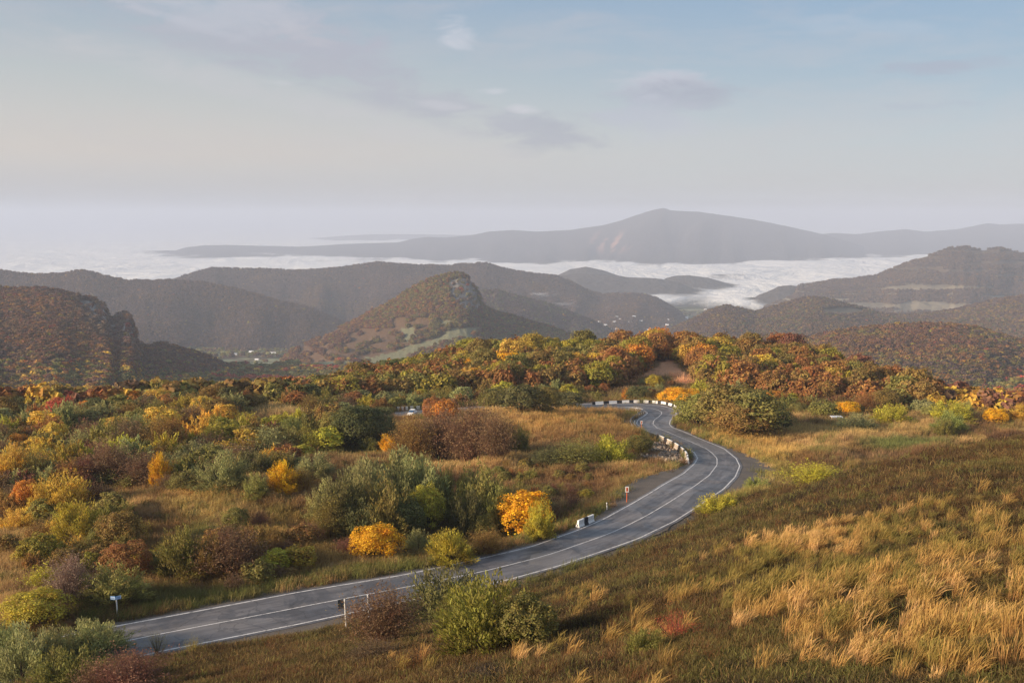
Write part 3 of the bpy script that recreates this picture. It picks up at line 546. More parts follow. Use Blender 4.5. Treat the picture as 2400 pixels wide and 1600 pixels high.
# ------------------------------------------------------------------ plant shapes (unit crowns: 1 wide, 1 high, base at z = 0)
def quads(c, a, b):
    V = np.stack([c - a - b, c + a - b, c + a + b, c - a + b], 1).reshape(-1, 3)
    return V, np.arange(len(V)).reshape(-1, 4)
def rdir(r, n):
    d = r.normal(size=(n, 3)); return d / np.linalg.norm(d, axis=1)[:, None]
def nrm(v): return v / (np.linalg.norm(v, axis=-1, keepdims=True) + 1e-9)
def leaves_round(seed, n, ls, lobes=16, zlo=.1, flat=1.0, egg=1.0):
    r = np.random.default_rng(seed); c = []
    for k in range(lobes):
        for _ in range(40):
            ph = r.uniform(0, 6.283); q = r.uniform(0, 1) ** .6; hh = r.uniform(zlo + .08, .86)
            rad = .36 * math.sqrt(max(0.02, 1 - ((hh - .42) / .52) ** 2)) * egg
            p_ = np.array([math.cos(ph) * q * rad, math.sin(ph) * q * rad, hh]); s_ = r.uniform(.09, .17) * (1.0 if lobes < 26 else .78)
            if all(np.linalg.norm(p_ - o_[0]) > .6 * (s_ + o_[1]) for o_ in c): break
        c.append((p_, s_))
    cc = np.array([o_[0] for o_ in c]); ss = np.array([o_[1] for o_ in c]); w = ss ** 2 / (ss ** 2).sum()
    i = r.choice(len(c), n, p=w); d = rdir(r, n); d[:, 2] = np.where(r.random(n) < .7, np.abs(d[:, 2]), d[:, 2]); rr = r.uniform(.62, 1.12, n) ** .8
    P = cc[i] + d * (ss[i] * rr)[:, None] * np.array([1, 1, .85 * flat]); P[:, 2] = np.maximum(P[:, 2], .015)
    env = r.random(n) < .42; de = rdir(r, n); de[:, 2] = np.where(r.random(n) < .75, np.abs(de[:, 2]), de[:, 2]); bump = .86 + .22 * np.sin(de[:, 0] * 5 + seed) * np.sin(de[:, 1] * 6 + seed * 2) + r.normal(0, .05, n)
    zc_ = .36 + zlo * .5; Pe = np.stack([de[:, 0] * .47, de[:, 1] * .47, de[:, 2] * (.94 - zc_)], 1) * bump[:, None] + np.array([0, 0, zc_]); Pe[:, 2] = np.maximum(Pe[:, 2], .015 + zlo * .5)
    P = np.where(env[:, None], Pe, P); d = np.where(env[:, None], de, d)
    nn = nrm(d + rdir(r, n) * .75); a = nrm(np.cross(nn, rdir(r, n))); b = np.cross(nn, a); s_ = ls * r.uniform(.6, 1.35, n)[:, None]
    V, Fc = quads(P, a * s_, b * s_ * .62); rnd = np.repeat(np.clip(r.random(n) * .7 + (r.random(len(c)) * .45)[i] - .05, 0, 1), 4)
    return V, Fc, rnd
def leaves_feather(seed, n, ls, spread=1.0, stems=70):
    r = np.random.default_rng(seed); an = r.uniform(0, 6.283, stems); el = np.arccos(r.uniform(.12, 1, stems)) * 1.02; base = np.stack([np.cos(an) * .10 * r.random(stems), np.sin(an) * .10 * r.random(stems), np.zeros(stems)], 1)
    L = r.uniform(.75, 1.08, stems); D = np.stack([np.cos(an) * np.sin(el) * .52, np.sin(an) * np.sin(el) * .52, np.cos(el) * .95 + .10], 1) * L[:, None]
    i = r.integers(0, stems, n); tt = r.uniform(.35, 1.0, n) ** .75; droop = -.12 * (tt ** 3) * np.sin(el[i])
    P = base[i] + D[i] * tt[:, None] + rdir(r, n) * (.035 + .05 * r.random(n))[:, None]; P[:, 2] = np.maximum(P[:, 2] + droop, .015)
    ax = nrm(nrm(D[i] + np.array([0, 0, .15])) + rdir(r, n) * .45); nn = nrm(nrm(P - np.array([0, 0, .3])) + rdir(r, n) * .6); sd = nrm(np.cross(ax, nn)); s_ = ls * r.uniform(.6, 1.4, n)[:, None]
    V, Fc = quads(P, ax * s_ * 1.5, sd * s_ * .38); rnd = np.repeat(np.clip(r.random(n) * .6 + (r.random(stems) * .5)[i] - .05, 0, 1), 4)
    return V, Fc, rnd
def strips(r, n, w, base_r=.08, hmin=.5, fan=1.2, br=3):
    """thin twigs: main stems from the foot with side twigs"""
    V = []; Fc = []; k0 = 0
    def strip(p0, p1, w0, w1, bend):
        nonlocal k0
        mid = (p0 + p1) / 2 + bend; d = nrm(p1 - p0); s_ = nrm(np.cross(d, rdir(r, 1)[0]))
        for q, ww in ((p0, w0), (mid, (w0 + w1) / 2), (p1, w1)): V.extend([q - s_ * ww, q + s_ * ww])
        Fc.extend([[k0, k0 + 1, k0 + 3, k0 + 2], [k0 + 2, k0 + 3, k0 + 5, k0 + 4]]); k0 += 6; return mid
    tips = []
    for _ in range(n):
        an = r.uniform(0, 6.283); el = r.uniform(0, fan); L = r.uniform(.7, 1.05)
        p0 = np.array([math.cos(an) * base_r * r.random(), math.sin(an) * base_r * r.random(), 0]); p1 = p0 + L * np.array([math.cos(an) * math.sin(el) * .5, math.sin(an) * math.sin(el) * .5, math.cos(el) * .9 + .1])
        mid = strip(p0, p1, w, w * .35, rdir(r, 1)[0] * .03)
        for _ in range(br):
            t_ = r.uniform(.35, .95); q0 = p0 + (p1 - p0) * t_; q1 = q0 + nrm(p1 - p0 + rdir(r, 1)[0] * .7) * r.uniform(.12, .3); q1[2] = max(q1[2], .02)
            strip(q0, q1, w * .5, w * .2, rdir(r, 1)[0] * .02); tips.append(q1); tips.append((q0 + q1) / 2)
    return np.array(V), np.array(Fc), np.array(tips)
def leaves_twig(seed, n, ls, stems=110, leafy=.35, w=.0042):
    r = np.random.default_rng(seed); V, Fc, tips = strips(r, stems, w, .12, br=5); rn = np.repeat(r.random(len(V) // 6) * .5, 6)
    k = int(n * leafy); P = tips[r.integers(0, len(tips), k)] + rdir(r, k) * .03; a = rdir(r, k); b = nrm(np.cross(a, rdir(r, k))); s_ = ls * r.uniform(.5, 1.1, k)[:, None]
    V2, F2 = quads(P, a * s_, b * s_ * .7); return np.vstack([V, V2]), np.vstack([Fc, F2 + len(V)]), np.r_[rn, np.repeat(.35 + .65 * r.random(k), 4)]
def mk(name, g, mat):
    V = np.array(g[0], float)
    if name in ('foliage', 'crown', 'shrub', 'l'):
        q = np.percentile(V, [1.0, 99.0], axis=0); s_ = 1 / max((q[1, 0] - q[0, 0]), (q[1, 1] - q[0, 1])); V[:, :2] = (V[:, :2] - (q[0, :2] + q[1, :2]) / 2) * s_; V[:, 2] /= q[1, 2]
    g = (V, g[1], g[2])
    return mesh_np(name, g[0], g[1], mat, {'rnd': ('FLOAT', g[2])})
SH = {
    'round': [mk('foliage', leaves_round(s, 9500, .0125, 34 + s), LEAF) for s in (1, 2, 3)],
    'feather': [mk('foliage', leaves_feather(s + 10, 9000, .0155, 1, 120), LEAF) for s in (1, 2, 3)],
    'twig': [mk('foliage', leaves_twig(s + 20, 4200, .011, 260, 1.1, .0032), LEAF) for s in (1, 2)],
    'sparse': [mk('foliage', leaves_twig(s + 26, 900, .009, 60, .55, .0032), LEAF) for s in (1, 2)],
    'bramble': [mk('foliage', leaves_twig(s + 24, 3800, .012, 260, .8, .003), LEAF) for s in (1,)],
    'tree': [mk('crown', leaves_round(s + 30, 4200, .019, 22 + s, .15), LEAF) for s in (1, 2, 3, 4)],
    'layered': [mk('crown', leaves_round(s + 40, 4200, .019, 34, .12, .5), LEAF) for s in (1, 2)],
    'tall': [mk('crown', leaves_feather(s + 50, 2600, .026, 1, 60), LEAF) for s in (1, 2)],
}
for k, q in (('fill_round', 'round'), ('fill_feather', 'feather'), ('fill_twig', 'twig')):
    SH[k] = {'fill_round': [mk('shrub', leaves_round(s + 60, 2200, .026, 13 + s), LEAF) for s in (1, 2, 3)], 'fill_feather': [mk('shrub', leaves_feather(s + 70, 2400, .029), LEAF) for s in (1, 2, 3)], 'fill_twig': [mk('shrub', leaves_twig(s + 80, 1700, .02, 110, .6, .006), LEAF) for s in (1, 2)]}[k]
rt = np.random.default_rng(99)
def stems_mesh(seed):
    r = np.random.default_rng(seed); parts = []
    for k in range(7):
        an = k * .9 + r.random(); tilt = r.uniform(.15, .8); d = np.array([math.cos(an) * math.sin(tilt), math.sin(an) * math.sin(tilt), math.cos(tilt)])
        parts.append(tube([(0, 0, -.08), d * .2, d * .45 + (0, 0, .05), d * .62 + (0, 0, .12)], [.016, .013, .009, .004], 5, False))
    v, f = merge(parts); v[:, :2] *= .8; return mesh_np('stems', v, f, BARK)
def trunk_mesh(seed):
    r = np.random.default_rng(seed); parts = [tube([(0, 0, -.08), (.01, 0, .12), (.0, .02, .35), (.02, 0, .62)], [.035, .026, .02, .008], 7, False)]
    for k in range(6):
        an = k * 1.1 + r.random(); z0 = r.uniform(.12, .4); d = np.array([math.cos(an) * .26, math.sin(an) * .26, r.uniform(.15, .32)])
        parts.append(tube([(0, 0, z0), np.array([0, 0, z0]) + d * .55, np.array([0, 0, z0]) + d + (0, 0, .04)], [.014, .009, .004], 5, False))
    v, f = merge(parts); return mesh_np('trunk', v, f, BARK)
STEMS = [stems_mesh(s) for s in (1, 2)]; TRUNKS = [trunk_mesh(s) for s in (3, 4)]
COL = {'YO': (.62, .34, .02), 'MB': (.105, .068, .060), 'YG': (.33, .285, .04), 'GO': (.48, .31, .055), 'OL': (.18, .155, .042), 'GG': (.225, .215, .085), 'BR': (.145, .088, .048), 'BG': (.19, .14, .10), 'RU': (.25, .12, .04), 'RD': (.36, .085, .045), 'OR': (.42, .185, .035), 'DG': (.11, .11, .040), 'LG': (.215, .205, .06), 'MA': (.17, .08, .05), 'OB': (.21, .135, .04), 'OY': (.26, .21, .035), 'OD': (.185, .155, .032)}
CN = {'MB': 'brown', 'OY': 'olive-yellow', 'YO': 'bright yellow-orange', 'YG': 'yellow-green', 'GO': 'golden', 'OL': 'olive green', 'GG': 'grey-green', 'BR': 'brown half-bare', 'BG': 'pale bare-twigged', 'RU': 'rust-coloured', 'RD': 'red', 'OR': 'orange', 'DG': 'dark green', 'LG': 'light green', 'MA': 'dark maroon', 'OB': 'olive-brown'}
def vary(c, a=.16):
    k = 1 + random.uniform(-a, a); return (c[0] * k * random.uniform(.93, 1.07), c[1] * k * random.uniform(.93, 1.07), c[2] * k, 1)
PLACED = []
def plant(form, P, w, h, col, name, label, cat, group=None, parts=True, rot=None):
    me = random.choice(SH[form]); s = (w, w * random.uniform(.9, 1.1), h); rz = random.uniform(0, 6.28) if rot is None else rot
    if parts:
        r = bpy.data.objects.new(name, None); C.objects.link(r); r.location = P; r.scale = s; r.rotation_euler = (0, 0, rz); r.empty_display_size = .3
        f = bpy.data.objects.new(me.name.split('.')[0], me); C.objects.link(f); f.parent = r; f.color = vary(col)
        tm = random.choice(TRUNKS if cat == 'tree' else STEMS); q = bpy.data.objects.new(tm.name.split('.')[0], tm); C.objects.link(q); q.parent = r
    else:
        r = bpy.data.objects.new(name, me); C.objects.link(r); r.location = P; r.scale = s; r.rotation_euler = (0, 0, rz); r.color = vary(col)
    r['label'] = label; r['category'] = cat
    if group: r['group'] = group
    PLACED.append((P[0], P[1], w * .5)); return r
# prominent shrubs: centre px, foot py, width px, top py, colour, form, label
HAND = [
 (180, 1268, 104, 1182, 'YG', 'feather', 'yellow-green shrub below the golden ridge, left of the olive-rust one'),
 (141, 1198, 118, 1112, 'GO', 'feather', 'wide golden shrub turning bare brown on its right side, above the left slope'),
 (62, 1190, 62, 1128, 'OR', 'round', 'small orange shrub tucked between the wide golden shrub and the frame edge'),
 (34, 1248, 78, 1200, 'GO', 'feather', 'low golden bush at the left edge, below the orange one'),
 (285, 1286, 100, 1198, 'OB', 'round', 'olive and rust rounded shrub just right of the yellow-green shrub on the slope'),
 (237, 1282, 55, 1235, 'OL', 'round', 'small olive bush squeezed between the yellow-green and the olive-rust shrubs'),
 (297, 1348, 100, 1272, 'RU', 'round', 'rust-orange dome-shaped shrub standing above the leafy green one by the road sign'),
 (268, 1412, 140, 1330, 'LG', 'feather', 'broad leafy green shrub right behind the blue and white marker post'),
 (84, 1462, 130, 1385, 'YG', 'round', 'vivid yellow-green bush at the lower left, above the grey-green willow'),
 (165, 1420, 110, 1300, 'BG', 'twig', 'tall greyish bare shrub left of the rust-orange dome'),
 (440, 1352, 120, 1240, 'OL', 'feather', 'big olive shrub with yellow tips, left half of the pair above the road'),
 (545, 1350, 150, 1235, 'BR', 'twig', 'big brown twiggy shrub, right half of the pair above the road'),
 (500, 1352, 90, 1262, 'OB', 'feather', 'olive-brown shrub wedged between the olive and the brown twiggy shrubs'),
 (553, 1240, 56, 1192, 'OL', 'round', 'small olive bush at the right foot of the flattened golden grass'),
 (610, 1240, 50, 1200, 'MA', 'twig', 'small maroon bush right of the flattened golden grass'),
 (597, 1170, 52, 1117, 'LG', 'feather', 'lone green rounded bush standing on the golden ridge'),
 (668, 1152, 64, 1085, 'YO', 'feather', 'bright yellow shrub behind the golden ridge, beside a brown one'),
 (708, 1152, 58, 1098, 'OB', 'twig', 'brownish shrub touching the right side of the bright yellow shrub'),
 (380, 1140, 48, 1068, 'YO', 'feather', 'narrow upright yellow-orange tree-like shrub behind the golden ridge'),
 (440, 1152, 78, 1106, 'OL', 'round', 'smooth olive dome shrub behind the left end of the golden ridge'),
 (395, 1150, 60, 1112, 'BR', 'twig', 'brown leafless bush below the narrow yellow-orange shrub'),
 (262, 1136, 110, 1030, 'BR', 'twig', 'tall dark brown half-bare shrub with a visible dark trunk, behind the slope'),
 (335, 1138, 110, 1062, 'BR', 'twig', 'wide brown bare shrub right of the tall one with the dark trunk'),
 (205, 1136, 80, 1066, 'MA', 'twig', 'brownish purple bare shrub left of the tall one with the dark trunk'),
 (40, 1130, 88, 1046, 'GO', 'feather', 'tall golden-yellow shrub at the left edge, standing above the orange one'),
 (42, 1052, 44, 1014, 'OR', 'round', 'small round orange tree far up at the left edge'),
 (383, 1108, 90, 1062, 'GG', 'feather', 'grey-green willow shrub behind the narrow yellow-orange one'),
 (470, 1090, 110, 1040, 'GG', 'feather', 'wide pale grey-green willow in the middle of the thicket'),
 (520, 1148, 110, 1068, 'GG', 'feather', 'large olive-grey willow dome just behind the crest of the golden ridge'),
 (590, 1120, 80, 1062, 'DG', 'feather', 'dark green willow bush between the grey dome and the lone pale willow'),
 (645, 1110, 95, 1062, 'OL', 'feather', 'yellowish olive willow behind the bright yellow shrub'),
 (735, 1120, 90, 1065, 'GG', 'feather', 'grey-green willow right of the bright yellow shrub'),
 (380, 1060, 90, 978, 'OB', 'twig', 'tall rusty brown rounded tree-like shrub in the left thicket'),
 (405, 1058, 60, 985, 'RU', 'twig', 'rusty twiggy shrub leaning on the tall brown one in the left thicket'),
 (50, 1600, 130, 1475, 'GG', 'feather', 'large silvery grey-green willow bush in the bottom left corner'),
 (0, 1560, 110, 1465, 'GG', 'feather', 'silvery willow bush cut by the left frame edge, near the bottom'),
 (130, 1560, 120, 1472, 'GG', 'feather', 'silvery willow bush right beside the corner one'),
 (220, 1540, 150, 1456, 'GG', 'feather', 'grey-green willow bush covering the left end of the road'),
 (160, 1630, 150, 1520, 'OL', 'feather', 'darker olive willow bush at the bottom edge below the silvery ones'),
 (300, 1635, 180, 1528, 'MA', 'bramble', 'tangled maroon bramble bush at the bottom edge, in front of the road'),
 (225, 1640, 110, 1545, 'BR', 'bramble', 'brown bramble bush left of the maroon one at the bottom edge'),
 (368, 1530, 60, 1470, 'OL', 'sparse', 'thin olive shrub with pale twigs against the near road line'),
 (455, 1528, 50, 1488, 'YG', 'sparse', 'small yellowish weed bush on the near verge, right of the thin olive shrub'),
 (815, 1245, 125, 1115, 'DG', 'feather', 'dark grey-green willow at the left end of the big thicket above the road'),
 (776, 1262, 90, 1160, 'OL', 'twig', 'dull olive twiggy shrub at the foot of the left end of the big thicket'),
 (905, 1205, 160, 1068, 'GG', 'feather', 'highest grey-green willow crown at the back of the big thicket'),
 (987, 1225, 130, 1085, 'GG', 'feather', 'grey-green willow right of the highest crown of the big thicket'),
 (900, 1262, 140, 1135, 'OL', 'feather', 'olive willow in front of the highest crown of the big thicket'),
 (1065, 1230, 90, 1112, 'OL', 'feather', 'olive-grey willow between the thicket and its right-hand pale crown'),
 (1125, 1232, 130, 1103, 'LG', 'feather', 'pale green willow forming the right shoulder of the big thicket'),
 (1090, 1262, 80, 1160, 'DG', 'feather', 'dark shrub between the yellow-olive round bush and the bright yellow one'),
 (1000, 1245, 84, 1142, 'YG', 'round', 'round yellow and olive shrub in front of the big thicket'),
 (1228, 1262, 112, 1155, 'YO', 'round', 'brightest yellow-orange shrub, right end of the big thicket'),
 (1265, 1262, 60, 1180, 'YG', 'feather', 'yellow-green shrub half hidden behind the brightest yellow-orange one'),
 (850, 1215, 100, 1092, 'GG', 'feather', 'grey-green willow behind the dark left end of the big thicket'),
 (945, 1180, 110, 1075, 'OL', 'feather', 'olive willow between the two highest crowns of the big thicket'),
 (845, 1268, 90, 1180, 'DG', 'feather', 'dark bush filling the foot of the big thicket, left of centre'),
 (950, 1262, 90, 1170, 'DG', 'round', 'dark leafy bush left of the round yellow and olive shrub'),
 (1160, 1250, 80, 1150, 'OL', 'feather', 'olive willow left of and behind the brightest yellow-orange shrub'),
 (760, 1215, 80, 1130, 'GG', 'feather', 'small grey willow at the far left end of the big thicket'),
 (720, 1270, 70, 1225, 'MA', 'twig', 'low maroon bush at the lower left foot of the big thicket'),
 (820, 1300, 80, 1262, 'MA', 'twig', 'low maroon bush left of the lowest yellow-orange shrub'),
 (640, 1290, 60, 1240, 'OB', 'twig', 'small brownish bush right of the twiggy pair on the grass slope'),
 (880, 1310, 106, 1231, 'YO', 'round', 'yellow-orange rounded shrub standing lowest, nearest the road edge'),
 (978, 1302, 64, 1244, 'GG', 'feather', 'small grey-brown shrub right of the lowest yellow-orange one'),
 (1058, 1316, 100, 1248, 'YG', 'feather', 'low olive-yellow shrub close to the road below the thicket'),
 (1135, 1262, 62, 1203, 'OL', 'round', 'small smooth olive bush left of the brightest yellow shrub'),
 (1142, 1296, 84, 1242, 'OB', 'twig', 'brownish weedy shrub just below the small smooth olive bush'),
 (965, 1084, 96, 985, 'OB', 'twig', 'left dome of the large brown bare thicket below the orange trees'),
 (1035, 1086, 110, 958, 'BR', 'twig', 'second dome from the left of the large brown bare thicket'),
 (1105, 1086, 120, 952, 'BR', 'twig', 'third and highest dome of the large brown bare thicket'),
 (1165, 1080, 90, 968, 'BR', 'twig', 'rightmost dome of the large brown bare thicket'),
 (1215, 1060, 50, 1005, 'OL', 'feather', 'small olive bush against the right side of the brown bare thicket'),
 (905, 1066, 46, 1022, 'YO', 'feather', 'small yellow bush at the left foot of the brown bare thicket'),
 (866, 1066, 42, 1030, 'OL', 'feather', 'small olive dome left of the small yellow bush'),
 (830, 1050, 90, 955, 'DG', 'round', 'left dark green tree-like bush of the group below the hidden road'),
 (880, 1046, 82, 958, 'DG', 'round', 'right dark green tree-like bush of the group below the hidden road'),
 (785, 1030, 70, 968, 'OL', 'round', 'olive bush left of the dark green pair below the hidden road'),
 (688, 1030, 60, 985, 'LG', 'feather', 'lone light green bush right of the grassy knoll'),
 (1420, 1092, 108, 1028, 'YG', 'feather', 'bright yellow-green shrub beside the heap of stones'),
 (1345, 1086, 110, 1032, 'LG', 'bramble', 'low dark green tangle left of the bright yellow-green shrub'),
 (1285, 1090, 90, 1048, 'DG', 'bramble', 'low green mat of bramble at the left end of the tangle'),
 (1498, 1062, 55, 1022, 'OL', 'round', 'small olive bush between the yellow-green shrub and the stones'),
 (1490, 1042, 24, 1018, 'OR', 'twig', 'tiny orange tuft above the small olive bush by the bend'),
 (1045, 1455, 165, 1335, 'DG', 'feather', 'dark grey-green shrub overlapping the near edge of the road'),
 (1150, 1515, 200, 1362, 'OD', 'feather', 'large yellow-speckled olive bush on the near bank in front of the road'),
 (1235, 1512, 130, 1395, 'OL', 'round', 'darker olive bush growing into the right side of the large yellow-speckled one'),
 (1080, 1470, 110, 1380, 'OL', 'feather', 'olive bush filling the gap left of the large yellow-speckled one'),
 (905, 1508, 175, 1378, 'BR', 'twig', 'bare thorny tree with a dark crooked trunk in front of the road sign'),
 (840, 1500, 110, 1395, 'OB', 'sparse', 'thin twiggy shrub around the second white sign post'),
 (980, 1560, 130, 1508, 'RU', 'sparse', 'low reddish orange scrub on the near bank'),
 (880, 1545, 120, 1500, 'BR', 'bramble', 'low brown scrub at the foot of the bare thorny tree'),
 (1583, 1500, 110, 1425, 'RD', 'sparse', 'small bush with thin bright red twigs in the foreground grass'),
 (1520, 1535, 90, 1478, 'OL', 'feather', 'low olive bush left below the red-twigged one'),
 (1680, 1202, 92, 1160, 'YG', 'feather', 'low yellow-green bush on the outside of the near bend'),
 (1905, 1132, 130, 1090, 'YG', 'bramble', 'wide low yellow bush on the shoulder of the dark hillside'),
 (1775, 1152, 56, 1122, 'LG', 'feather', 'small green tuft beside the gravel of the near bend'),
 (1640, 1002, 110, 925, 'OL', 'round', 'left part of the big olive thicket beside the S-bend'),
 (1705, 1012, 130, 906, 'OL', 'layered', 'middle and tallest part of the big olive thicket beside the S-bend'),
 (1775, 1016, 120, 925, 'OL', 'layered', 'right part of the big olive thicket beside the S-bend'),
 (1738, 1020, 110, 950, 'OB', 'round', 'brown-green front part of the big olive thicket beside the S-bend'),
 (1820, 1012, 60, 955, 'DG', 'round', 'dark low end of the big olive thicket beside the S-bend'),
 (1595, 947, 90, 911, 'YO', 'round', 'flat yellow and green shrub behind the row of white barriers'),
 (1495, 940, 56, 905, 'DG', 'round', 'dark green bush behind the middle white barriers'),
 (1467, 940, 20, 912, 'OR', 'tall', 'narrow orange bush left of the dark green one behind the barriers'),
 (1525, 940, 34, 918, 'OB', 'round', 'brownish bush right of the dark green one behind the barriers'),
 (1534, 910, 36, 880, 'YG', 'round', 'yellow-green round bush below the bare earth slip'),
 (1045, 992, 54, 938, 'OR', 'layered', 'bright orange tree at the right end of the hidden road stretch'),
 (1014, 985, 44, 932, 'RU', 'round', 'orange-brown tree hiding the end of the far barriers'),
 (1165, 964, 74, 912, 'OL', 'round', 'leftmost bush of the dark olive group behind the grassy rise'),
 (1218, 966, 80, 905, 'DG', 'layered', 'second bush of the dark olive group behind the grassy rise'),
 (1272, 966, 80, 908, 'OL', 'round', 'third bush of the dark olive group behind the grassy rise'),
 (1322, 962, 74, 920, 'DG', 'layered', 'rightmost bush of the dark olive group behind the grassy rise'),
 (1986, 976, 48, 942, 'YO', 'round', 'round bright yellow tree at the foot of the wooded hill'),
 (1932, 982, 62, 945, 'OL', 'layered', 'olive-gold tree left of the round bright yellow one'),
 (2093, 992, 86, 950, 'YG', 'feather', 'wide pale yellow-green willow behind the golden meadow'),
 (2231, 992, 76, 946, 'YG', 'feather', 'upper yellow-green willow of the pair near the right edge'),
 (2222, 1012, 64, 968, 'LG', 'feather', 'lower green willow of the pair near the right edge'),
 (2334, 992, 50, 958, 'YO', 'round', 'small deep yellow shrub close to the right edge'),
 (2395, 990, 60, 950, 'GO', 'feather', 'golden shrub cut by the right frame edge'),
 (2001, 1010, 84, 974, 'GG', 'feather', 'olive-grey willow standing in the golden meadow'),
 (2215, 1026, 42, 984, 'OL', 'feather', 'dull olive bush in the meadow in front of the willow pair'),
 (2028, 970, 56, 920, 'RU', 'twig', 'rusty round tree in the belt behind the meadow'),
 (2074, 962, 60, 914, 'OB', 'round', 'olive-brown round tree right of the rusty one'),
 (1818, 952, 46, 918, 'OR', 'round', 'orange-red rounded tree above the big olive thicket'),
 (1869, 968, 42, 944, 'LG', 'round', 'small fresh green bush right of the orange-red tree'),
]
hp = hit([h[0] for h in HAND], [min(h[1], 1680) for h in HAND])
for (cx, by, w, ty, col, form, lab), P in zip(HAND, hp):
    k = P[1] / F; ww = w * k * 1.17; hh = max((by - ty) * k * 1.07, .6)
    nm = {'twig': 'bare_shrub', 'sparse': 'bare_shrub', 'bramble': 'bramble_bush', 'feather': 'willow_shrub' if col in ('GG', 'LG') else 'shrub', 'round': 'shrub', 'layered': 'shrub', 'tall': 'shrub'}[form]
    cat = 'shrub'; lab = lab.replace(', third', ',')
    if 'tree' in lab and 'tree-like' not in lab: nm = 'small_tree'; cat = 'tree'
    if form == 'layered' or form == 'tall' or cat == 'tree': pass
    plant(form, Vector(P) - Vector((0, 0, .05)), ww, hh, COL[col], nm, lab, cat)
# the crooked trunk of the bare thorny tree
o_thorn = [o_ for o_ in C.objects if o_.get('label', '').startswith('bare thorny tree')][0]
for ch in o_thorn.children:
    if ch.name.startswith('trunk'):
        ch.data = mesh_np('trunk', *merge([tube([(0, 0, -.05), (.02, 0, .1), (-.02, .01, .2), (.06, 0, .32), (.2, .02, .5), (.3, 0, .72)], [.035, .028, .022, .018, .01, .003], 7, False), tube([(-.02, 0, .18), (-.14, .03, .3), (-.3, 0, .42)], [.015, .01, .003], 6, False), tube([(.05, 0, .3), (-.02, -.05, .5), (-.06, 0, .8)], [.014, .009, .003], 6, False)]), BARK)

FILLS = []
def fill(n, poly, wr, hr, cols, forms, labf, group, cat='shrub', name=None, parts=False, gap=.5, tries=30, ymul=1.0):
    xs = [p[0] for p in poly]; ys = [p[1] for p in poly]; cnt = 0; M = n * tries
    a = rng.uniform(min(xs), max(xs), M); b_ = rng.uniform(min(ys), max(ys), M); ok = inpoly(a, b_, poly); a, b_ = a[ok], b_[ok]; Pt = hit(a, b_)
    D, I = road_d(Pt[:, 0], Pt[:, 1]); out = []
    for k in range(len(Pt)):
        if cnt >= n: break
        w = random.uniform(*wr)
        if D[k] - WID[I[k]] / 2 < 2.2 + w * .5: continue
        A = np.array(PLACED); dd = np.hypot(A[:, 0] - Pt[k, 0], A[:, 1] - Pt[k, 1])
        if (dd < (A[:, 2] + w * .5) * gap).any(): continue
        col = random.choice(cols)
        nb = fbm(np.array([Pt[k, 0] / 18]), np.array([Pt[k, 1] / 18]), 301, 2)[0]
        if random.random() < .6: col = cols[min(len(cols) - 1, int(np.clip((nb - .3) / .4, 0, .999) * len(cols)))]
        f = random.choice(forms) if col not in ('BR', 'BG', 'MA') else [q for q in forms if 'twig' in q or 'tree' in q][-1] if any('twig' in q or 'tree' in q for q in forms) else forms[0]
        nm = name or ('bare_shrub' if 'twig' in f else 'shrub')
        o_ = plant(f, Vector(Pt[k]) - Vector((0, 0, .08)), w, w * random.uniform(*hr), COL[col], nm, 'x', cat, group.format(c=CN[col]), parts); cnt += 1
        qx, qy = project(*Pt[k]); yt, yb = min(ys), max(ys)
        FILLS.append((o_, labf, CN[col], ('small', 'medium', 'large')[min(2, int((w - wr[0]) / (wr[1] - wr[0]) * 3))], float(qx), float(qy)))
    return cnt
for q_ in hit([935, 950, 965, 980, 950, 975], [972, 974, 974, 974, 982, 984]): PLACED.append((q_[0], q_[1], 3.5))
Z1 = [(-40, 978), (200, 972), (540, 962), (560, 972), (540, 985), (480, 1010), (650, 1010), (760, 985), (830, 965), (900, 985), (780, 1060), (700, 1090), (640, 1110), (560, 1125), (430, 1135), (200, 1150), (-40, 1160)]
FR, FF, FT = 'fill_round', 'fill_feather', 'fill_twig'
n1_ = fill(135, Z1, (4.2, 7.6), (.62, .85), ['GG', 'OL', 'OB', 'YG', 'OY', 'BR', 'GO', 'RU', 'OL'], [FF, FR, FF, FT], '{s} {c} shrub of the left thicket {l}', '{c} shrubs of the left thicket')
n2_ = fill(60, [(640, 950), (860, 935), (1130, 918), (1350, 915), (1350, 945), (1130, 952), (900, 968), (760, 975)], (4, 6.5), (.6, .8), ['OL', 'OB', 'GG', 'RU', 'YG'], [FR, FF, FT], '{s} {c} shrub below the wood, {l}', '{c} shrubs behind the hidden road')
n3_ = fill(46, [(1640, 930), (2420, 940), (2420, 985), (2200, 985), (1950, 985), (1850, 972), (1650, 950)], (4, 7), (.6, .85), ['OL', 'OB', 'LG', 'GG', 'GO', 'RU', 'YG'], [FR, FF, FT, FF], '{s} {c} shrub behind the meadow, {l}', '{c} shrubs in the right-hand belt')
n4_ = fill(75, [(0, 1175), (250, 1165), (360, 1300), (720, 1270), (720, 1380), (400, 1400), (330, 1350), (0, 1400), (0, 1175)], (1.8, 4.2), (.6, .85), ['OB', 'OL', 'YG', 'BR', 'OY', 'OB', 'GO', 'OL'], [FT, FF, FR], '{s} {c} bush on the grass slope {l}', 'small {c} bushes on the grass slope')
n5_ = fill(34, [(1150, 1080), (1420, 1100), (1380, 1170), (1290, 1215), (1180, 1150)], (1.4, 2.6), (.5, .8), ['OB', 'RU', 'OL', 'MA', 'OY'], [FT, FF, FR], '{s} {c} bush in the weeds inside the curve', 'small {c} bushes inside the curve')
